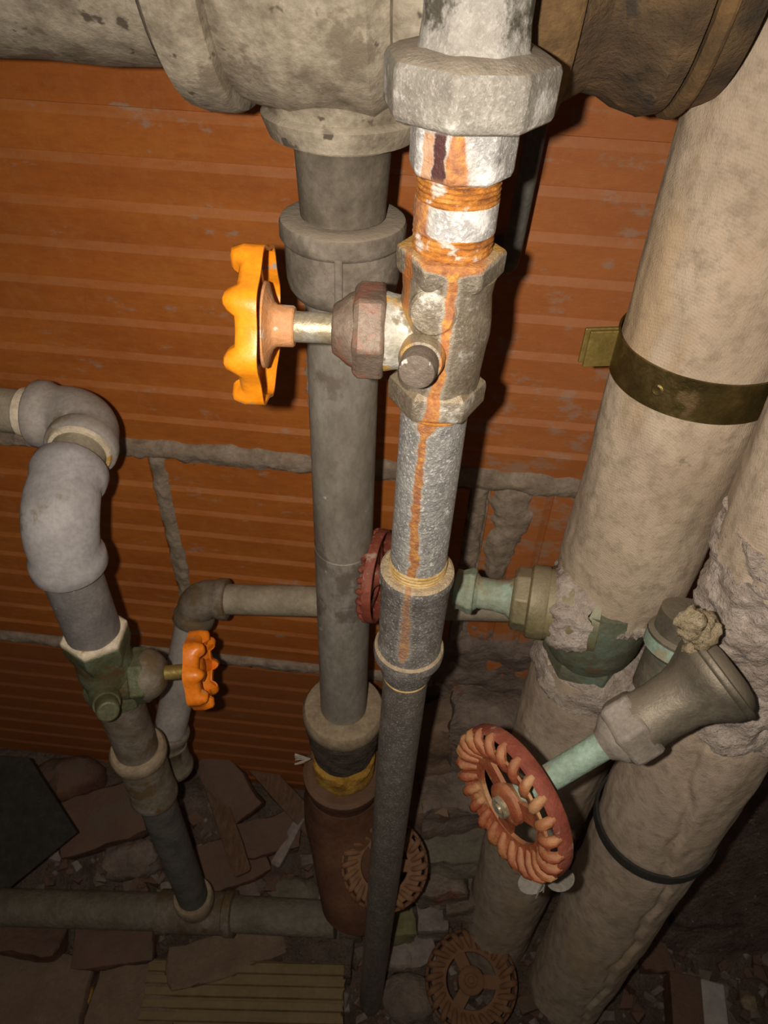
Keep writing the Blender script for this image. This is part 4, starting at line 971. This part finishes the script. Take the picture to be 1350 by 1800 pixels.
# ribbed block at the bottom edge
def ribbed_block(px, py, L, Wd, Hh, rot, m, label, nb=6):
    P = on_ground(px, py, Hh*.3); R_ = Matrix.Rotation(rot, 3, 'Z'); mb = MB(); pr_ = []
    for k in range(nb):
        b = -Wd/2+k*Wd/nb; p = Wd/nb; pr_ += [(b, Hh/2), (b+p*.62, Hh/2), (b+p*.70, Hh/2-.005), (b+p*.92, Hh/2-.005)]
    pr_ += [(Wd/2, Hh/2), (Wd/2, -Hh/2), (-Wd/2, -Hh/2)]
    n = len(pr_)
    for sx_ in (-1, 1):
        for y, z in pr_: mb.v.append(P+R_ @ Vector((sx_*L/2+random.uniform(-.003, .003), y, z+random.uniform(-.0008, .0008))))
    for k in range(n): l = (k+1) % n; mb.f.append((k, l, n+l, n+k))
    mb.f.append(tuple(range(n-1, -1, -1))); mb.f.append(tuple(range(n, 2*n)))
    return tag(mb.build('clay_block', m, None, 0), label, 'block')
ribbed_block(432, 1765, .265, .085, .07, .02, 'tile_tan', 'tan ribbed clay block lying flat at bottom edge left of riser')
block('clay_block', 'plain brown clay block at bottom edge between ribbed block and corner', 'block', 245, 1762, .12, .085, .06, .0, 'brick_brown')
block('clay_block', 'large dark brown clay block in bottom left corner', 'block', 40, 1755, .19, .10, .06, -.02, 'brick_brown')
mb = MB(); mb.blob(on_ground(152, 1755, .03), .012, .012, .010, .5, 90, 14, 10); tag(mb.build('wool_scrap', 'yellow', None, 60), 'scrap of amber wool in gap between bottom blocks', 'scrap')
block('brick_slab', 'thin cracked brown slab lying above the ribbed block', 'slab', 400, 1680, .16, .055, .03, .35, 'brick_brown', (0, .05))
block('brick_slab', 'dark brown slab left of the foot of riser', 'slab', 560, 1675, .10, .06, .035, -.1, 'soil')
block('brick_fragment', 'dark red brick fragment in front of floor pipe, left', 'brick', 205, 1665, .11, .05, .04, .15, 'brick', (.1, 0))
block('brick_fragment', 'dark red brick fragment beside left frame edge in front of floor pipe', 'brick', 40, 1650, .12, .045, .04, -.1, 'brick')
block('brick_fragment', 'flat dusty red brick behind floor pipe under the left pipe', 'brick', 385, 1525, .13, .07, .04, .5, 'brick', (.25, .1))
block('brick_fragment', 'brown-red brick leaning on the wall foot behind small valve', 'brick', 405, 1380, .11, .05, .045, -.9, 'brick', (.4, .3))
block('brick_fragment', 'reddish brick half under the coupling of the left pipe', 'brick', 185, 1440, .12, .08, .05, .4, 'brick', (.3, -.1))
block('brick_fragment', 'rusty orange brick chip in front of glass wool socket', 'brick', 470, 1470, .09, .05, .035, .3, 'brick', (.3, .1))
block('wood_lath', 'short pinkish lath stick propped on rubble left of clay drain', 'stick', 508, 1478, .075, .014, .012, 1.1, 'stone', (0, -.3), .03, .001, bev=.001)
block('wood_lath', 'long brown lath lying against the wall behind the small orange valve', 'lath', 470, 1365, .22, .03, .014, -.75, 'wood', (.2, .25), .03, .001, bev=.001)
block('wood_lath', 'brown lath pointing at viewer beside the left coupling', 'lath', 395, 1440, .16, .026, .014, -1.1, 'wood', (.1, .2), .025, .001, bev=.001)
stone('rounded dusty stone at wall foot behind dark felt sheet', 120, 1370, .05, .03, .03, 'brick')
stone('brown lump of rubble between felt sheet and left pipe', 235, 1510, .045, .03, .03, 'stone_brown')
stone('small brown clod right of left pipe foot', 425, 1560, .035, .02, .02, 'stone_brown')
stone('grey-brown chunk at foot of clay drain', 520, 1570, .035, .022, .02, 'concrete')
block('stone_cube', 'squared pale pink stone with a dot at right end of floor pipe', 'stone', 577, 1614, .038, .05, .045, -.05, 'stone', jit=.002)
block('stone_cube', 'squared tan stone touching left side of the riser foot', 'stone', 618, 1616, .036, .05, .045, .0, 'concrete', jit=.002)
block('stone_cube', 'olive green broken stone just right of the riser foot', 'stone', 706, 1620, .034, .055, .045, .1, 'olive_stone', jit=.004)
block('stone_cube', 'squared grey stone right of olive stone beside brown handwheel', 'stone', 758, 1612, .045, .05, .045, .05, 'stone', jit=.003)
block('stone_cube', 'pale grey stone below the olive stone', 'stone', 700, 1672, .035, .045, .03, -.1, 'stone', jit=.004)
block('stone_cube', 'greyish stone wedged left of brown handwheel', 'stone', 735, 1672, .045, .05, .03, .2, 'stone', jit=.005)
stone('brown lump right of riser foot at bottom edge', 715, 1755, .04, .03, .025, 'stone_brown')
# plastered patch of wall right of the riser, and squared stones stacked at its foot
mb = MB(); nx, ny = 90, 90
for j in range(ny+1):
    for i in range(nx+1):
        px = 690+300*i/nx; py = 1090+330*j/ny; q = onwall(px, py)
        e = min(1, i/14, (nx-i)/8, j/12)
        d = .003+.010*(e-.55)+.006*mnoise.noise(Vector((q.x*26, q.z*26, 3)))+.003*mnoise.noise(Vector((q.x*70, q.z*70, 9)))
        mb.v.append(q+WN*d)
for j in range(ny):
    for i in range(nx): a = j*(nx+1)+i; mb.f.append((a, a+1, a+nx+2, a+nx+1))
mb.build('plaster_patch', 'stone_brown', wall, 60)
def wstone(px, py, Y, L, Wd, Hh, rot, m, lab, tilt=0):
    P = at(px, py, Y); R_ = Matrix.Rotation(rot, 3, 'Z') @ Matrix.Rotation(tilt, 3, 'Y'); mb = MB()
    mb.rough(P, R_ @ Vector((L/2, 0, 0)), R_ @ Vector((0, Wd/2, 0)), R_ @ Vector((0, 0, Hh/2)), .010, 24, 9, px)
    tag(mb.build('rough_stone', m, None, 40), lab, 'stone')
wstone(865, 1285, .495, .105, .06, .10, -.1, 'stone_brown', 'large dull brown stone at wall foot left of lower canvas jacket')
wstone(768, 1300, .50, .055, .05, .11, .05, 'brick_brown', 'narrow upright brown brick just right of the riser')
wstone(800, 1400, .465, .10, .07, .07, .1, 'stone_brown', 'brown stone above left of the big red handwheel')
wstone(752, 1420, .455, .05, .06, .09, -.05, 'brick_brown', 'upright brown brick end beside riser left of the big red handwheel')
wstone(800, 1480, .43, .12, .07, .05, -.05, 'concrete', 'flat dull stone left below the big red handwheel')
wstone(850, 1560, .405, .11, .07, .05, .08, 'stone_brown', 'tan flat stone between the two low brown handwheels')
wstone(770, 1545, .40, .07, .06, .05, .1, 'stone_brown', 'small dull stone right of riser behind grey squared stone')
# earth bank behind them so that they rest on something
mb = MB(); nx, ny = 70, 30
for j in range(ny+1):
    for i in range(nx+1):
        x = .03+.95*i/nx; t = j/ny; y = .34+(DW-.345-x*math.tan(YAW))*t
        h = zg(x, y)-.03+.34*(t**1.6)*min(1, i/10)*(.85+.3*mnoise.noise(Vector((x*9, y*9, 4))))+.014*mnoise.noise(Vector((x*32, y*32, 1)))
        mb.v.append(Vector((x, y, h)))
for j in range(ny):
    for i in range(nx): a = j*(nx+1)+i; mb.f.append((a, a+1, a+nx+2, a+nx+1))
o = mb.build('earth_bank', 'soil', None, 60); tag(o, 'bank of dark earth and rubble heaped against the wall foot', 'rubble', kind='stuff')
# right side floor
block('stone_slab', 'flat brown slab right of the lower canvas pipe', 'slab', 1290, 1490, .10, .09, .03, .25, 'stone_brown', (.1, .0))
block('stone_slab', 'dark slab edge at right frame edge above rubble', 'slab', 1335, 1410, .09, .06, .035, .1, 'stone_brown', (.1, .1))
block('stone_slab', 'dim flat brown slab below the strap of the right canvas pipe', 'slab', 1230, 1580, .11, .08, .03, .05, 'soil', (.0, .0))
pb = thing('painted_brick', 'red brick fragment with white painted stripe at bottom right', 'brick', on_ground(1222, 1775, .02))
P = LOC[pb.name]; R_ = Matrix.Rotation(-.18, 3, 'Z')
mb = MB(); mb.box(P+R_ @ Vector((-.016, -.02, 0)), R_ @ Vector((.021, 0, 0)), R_ @ Vector((0, .055, 0)), Vector((0, 0, .02)), .0015); mb.build('red_half', 'brick', pb, 0, .002)
mb = MB(); mb.box(P+R_ @ Vector((.021, -.02, 0)), R_ @ Vector((.0165, 0, 0)), R_ @ Vector((0, .055, 0)), Vector((0, 0, .0195)), .0015); mb.build('white_half', 'whitepaint', pb, 0, .002)
for k, (px, py, r, lab) in enumerate(((1262, 1742, .014, 'pale mortar crumb right of painted brick'), (1315, 1762, .013, 'yellowish mortar crumb near right frame edge'), (1205, 1722, .010, 'small pale crumb touching top of painted brick'), (1110, 1690, .011, 'pale chip left of a red patch on dark floor'), (1255, 1550, .012, 'small pinkish pebble under dim slab'), (1235, 1722, .009, 'tiny tan crumb above painted brick'))):
    stone(lab, px, py, r, r*.9, r*.7, 'tan' if k % 2 else 'stone', None, 'mortar_crumb', 'crumb', .4, 70)
block('brick_fragment', 'dull red brick patch right of lower canvas pipe end', 'brick', 1145, 1685, .05, .04, .02, .2, 'brick')
# black felt sheet on the left
fs = [at(-40, 1325, .47), at(52, 1332, .47), at(136, 1463, .40), at(18, 1560, .345), at(-50, 1545, .345)]
nn = (fs[1]-fs[0]).cross(fs[3]-fs[0]).normalized()
mb = MB(); i0 = 0
for z in (-.002, .002):
    for p in fs: mb.v.append(p+nn*z)
k = len(fs); mb.join(0, k, k); mb.cap(0, k, True); mb.cap(k, k, False)
tag(mb.build('felt_sheet', 'sheet', None, 0), 'black felt sheet with square corner lying on rubble at left edge', 'sheet')
# uncountable crumbs and gravel
def gravel(name, n, m, label, smin, smax, xr=(-.62, .62), yr=(.2, .53), seed=1):
    random.seed(seed); mb = MB()
    for q in range(n):
        x = random.uniform(*xr); y = random.uniform(yr[0], DW-.05-x*math.tan(YAW)); s = smin+(smax-smin)*random.random()**2.5
        z = zgn(x, y)+s*.2; a = random.uniform(0, PI)
        P = Vector((x, y, z)); ax = Vector((math.cos(a), math.sin(a), random.uniform(-.4, .4))); ay = Vector((-math.sin(a), math.cos(a), random.uniform(-.4, .4)))
        mb.box(P, ax*s*random.uniform(.6, 1.3), ay*s*random.uniform(.5, 1), Vector((0, 0, s*random.uniform(.4, .8))), s*.35)
    o = mb.build(name, m, None, 0); return tag(o, label, 'rubble', kind='stuff')
gravel('brick_rubble', 900, 'brick', 'small broken brick rubble scattered over the dark floor', .002, .011, seed=3)
gravel('stone_rubble', 900, 'stone_brown', 'small brown stone rubble scattered over the dark floor', .002, .012, seed=4)
gravel('pale_crumbs', 260, 'stone', 'pale mortar crumbs sprinkled over the dark floor', .002, .007, seed=5)
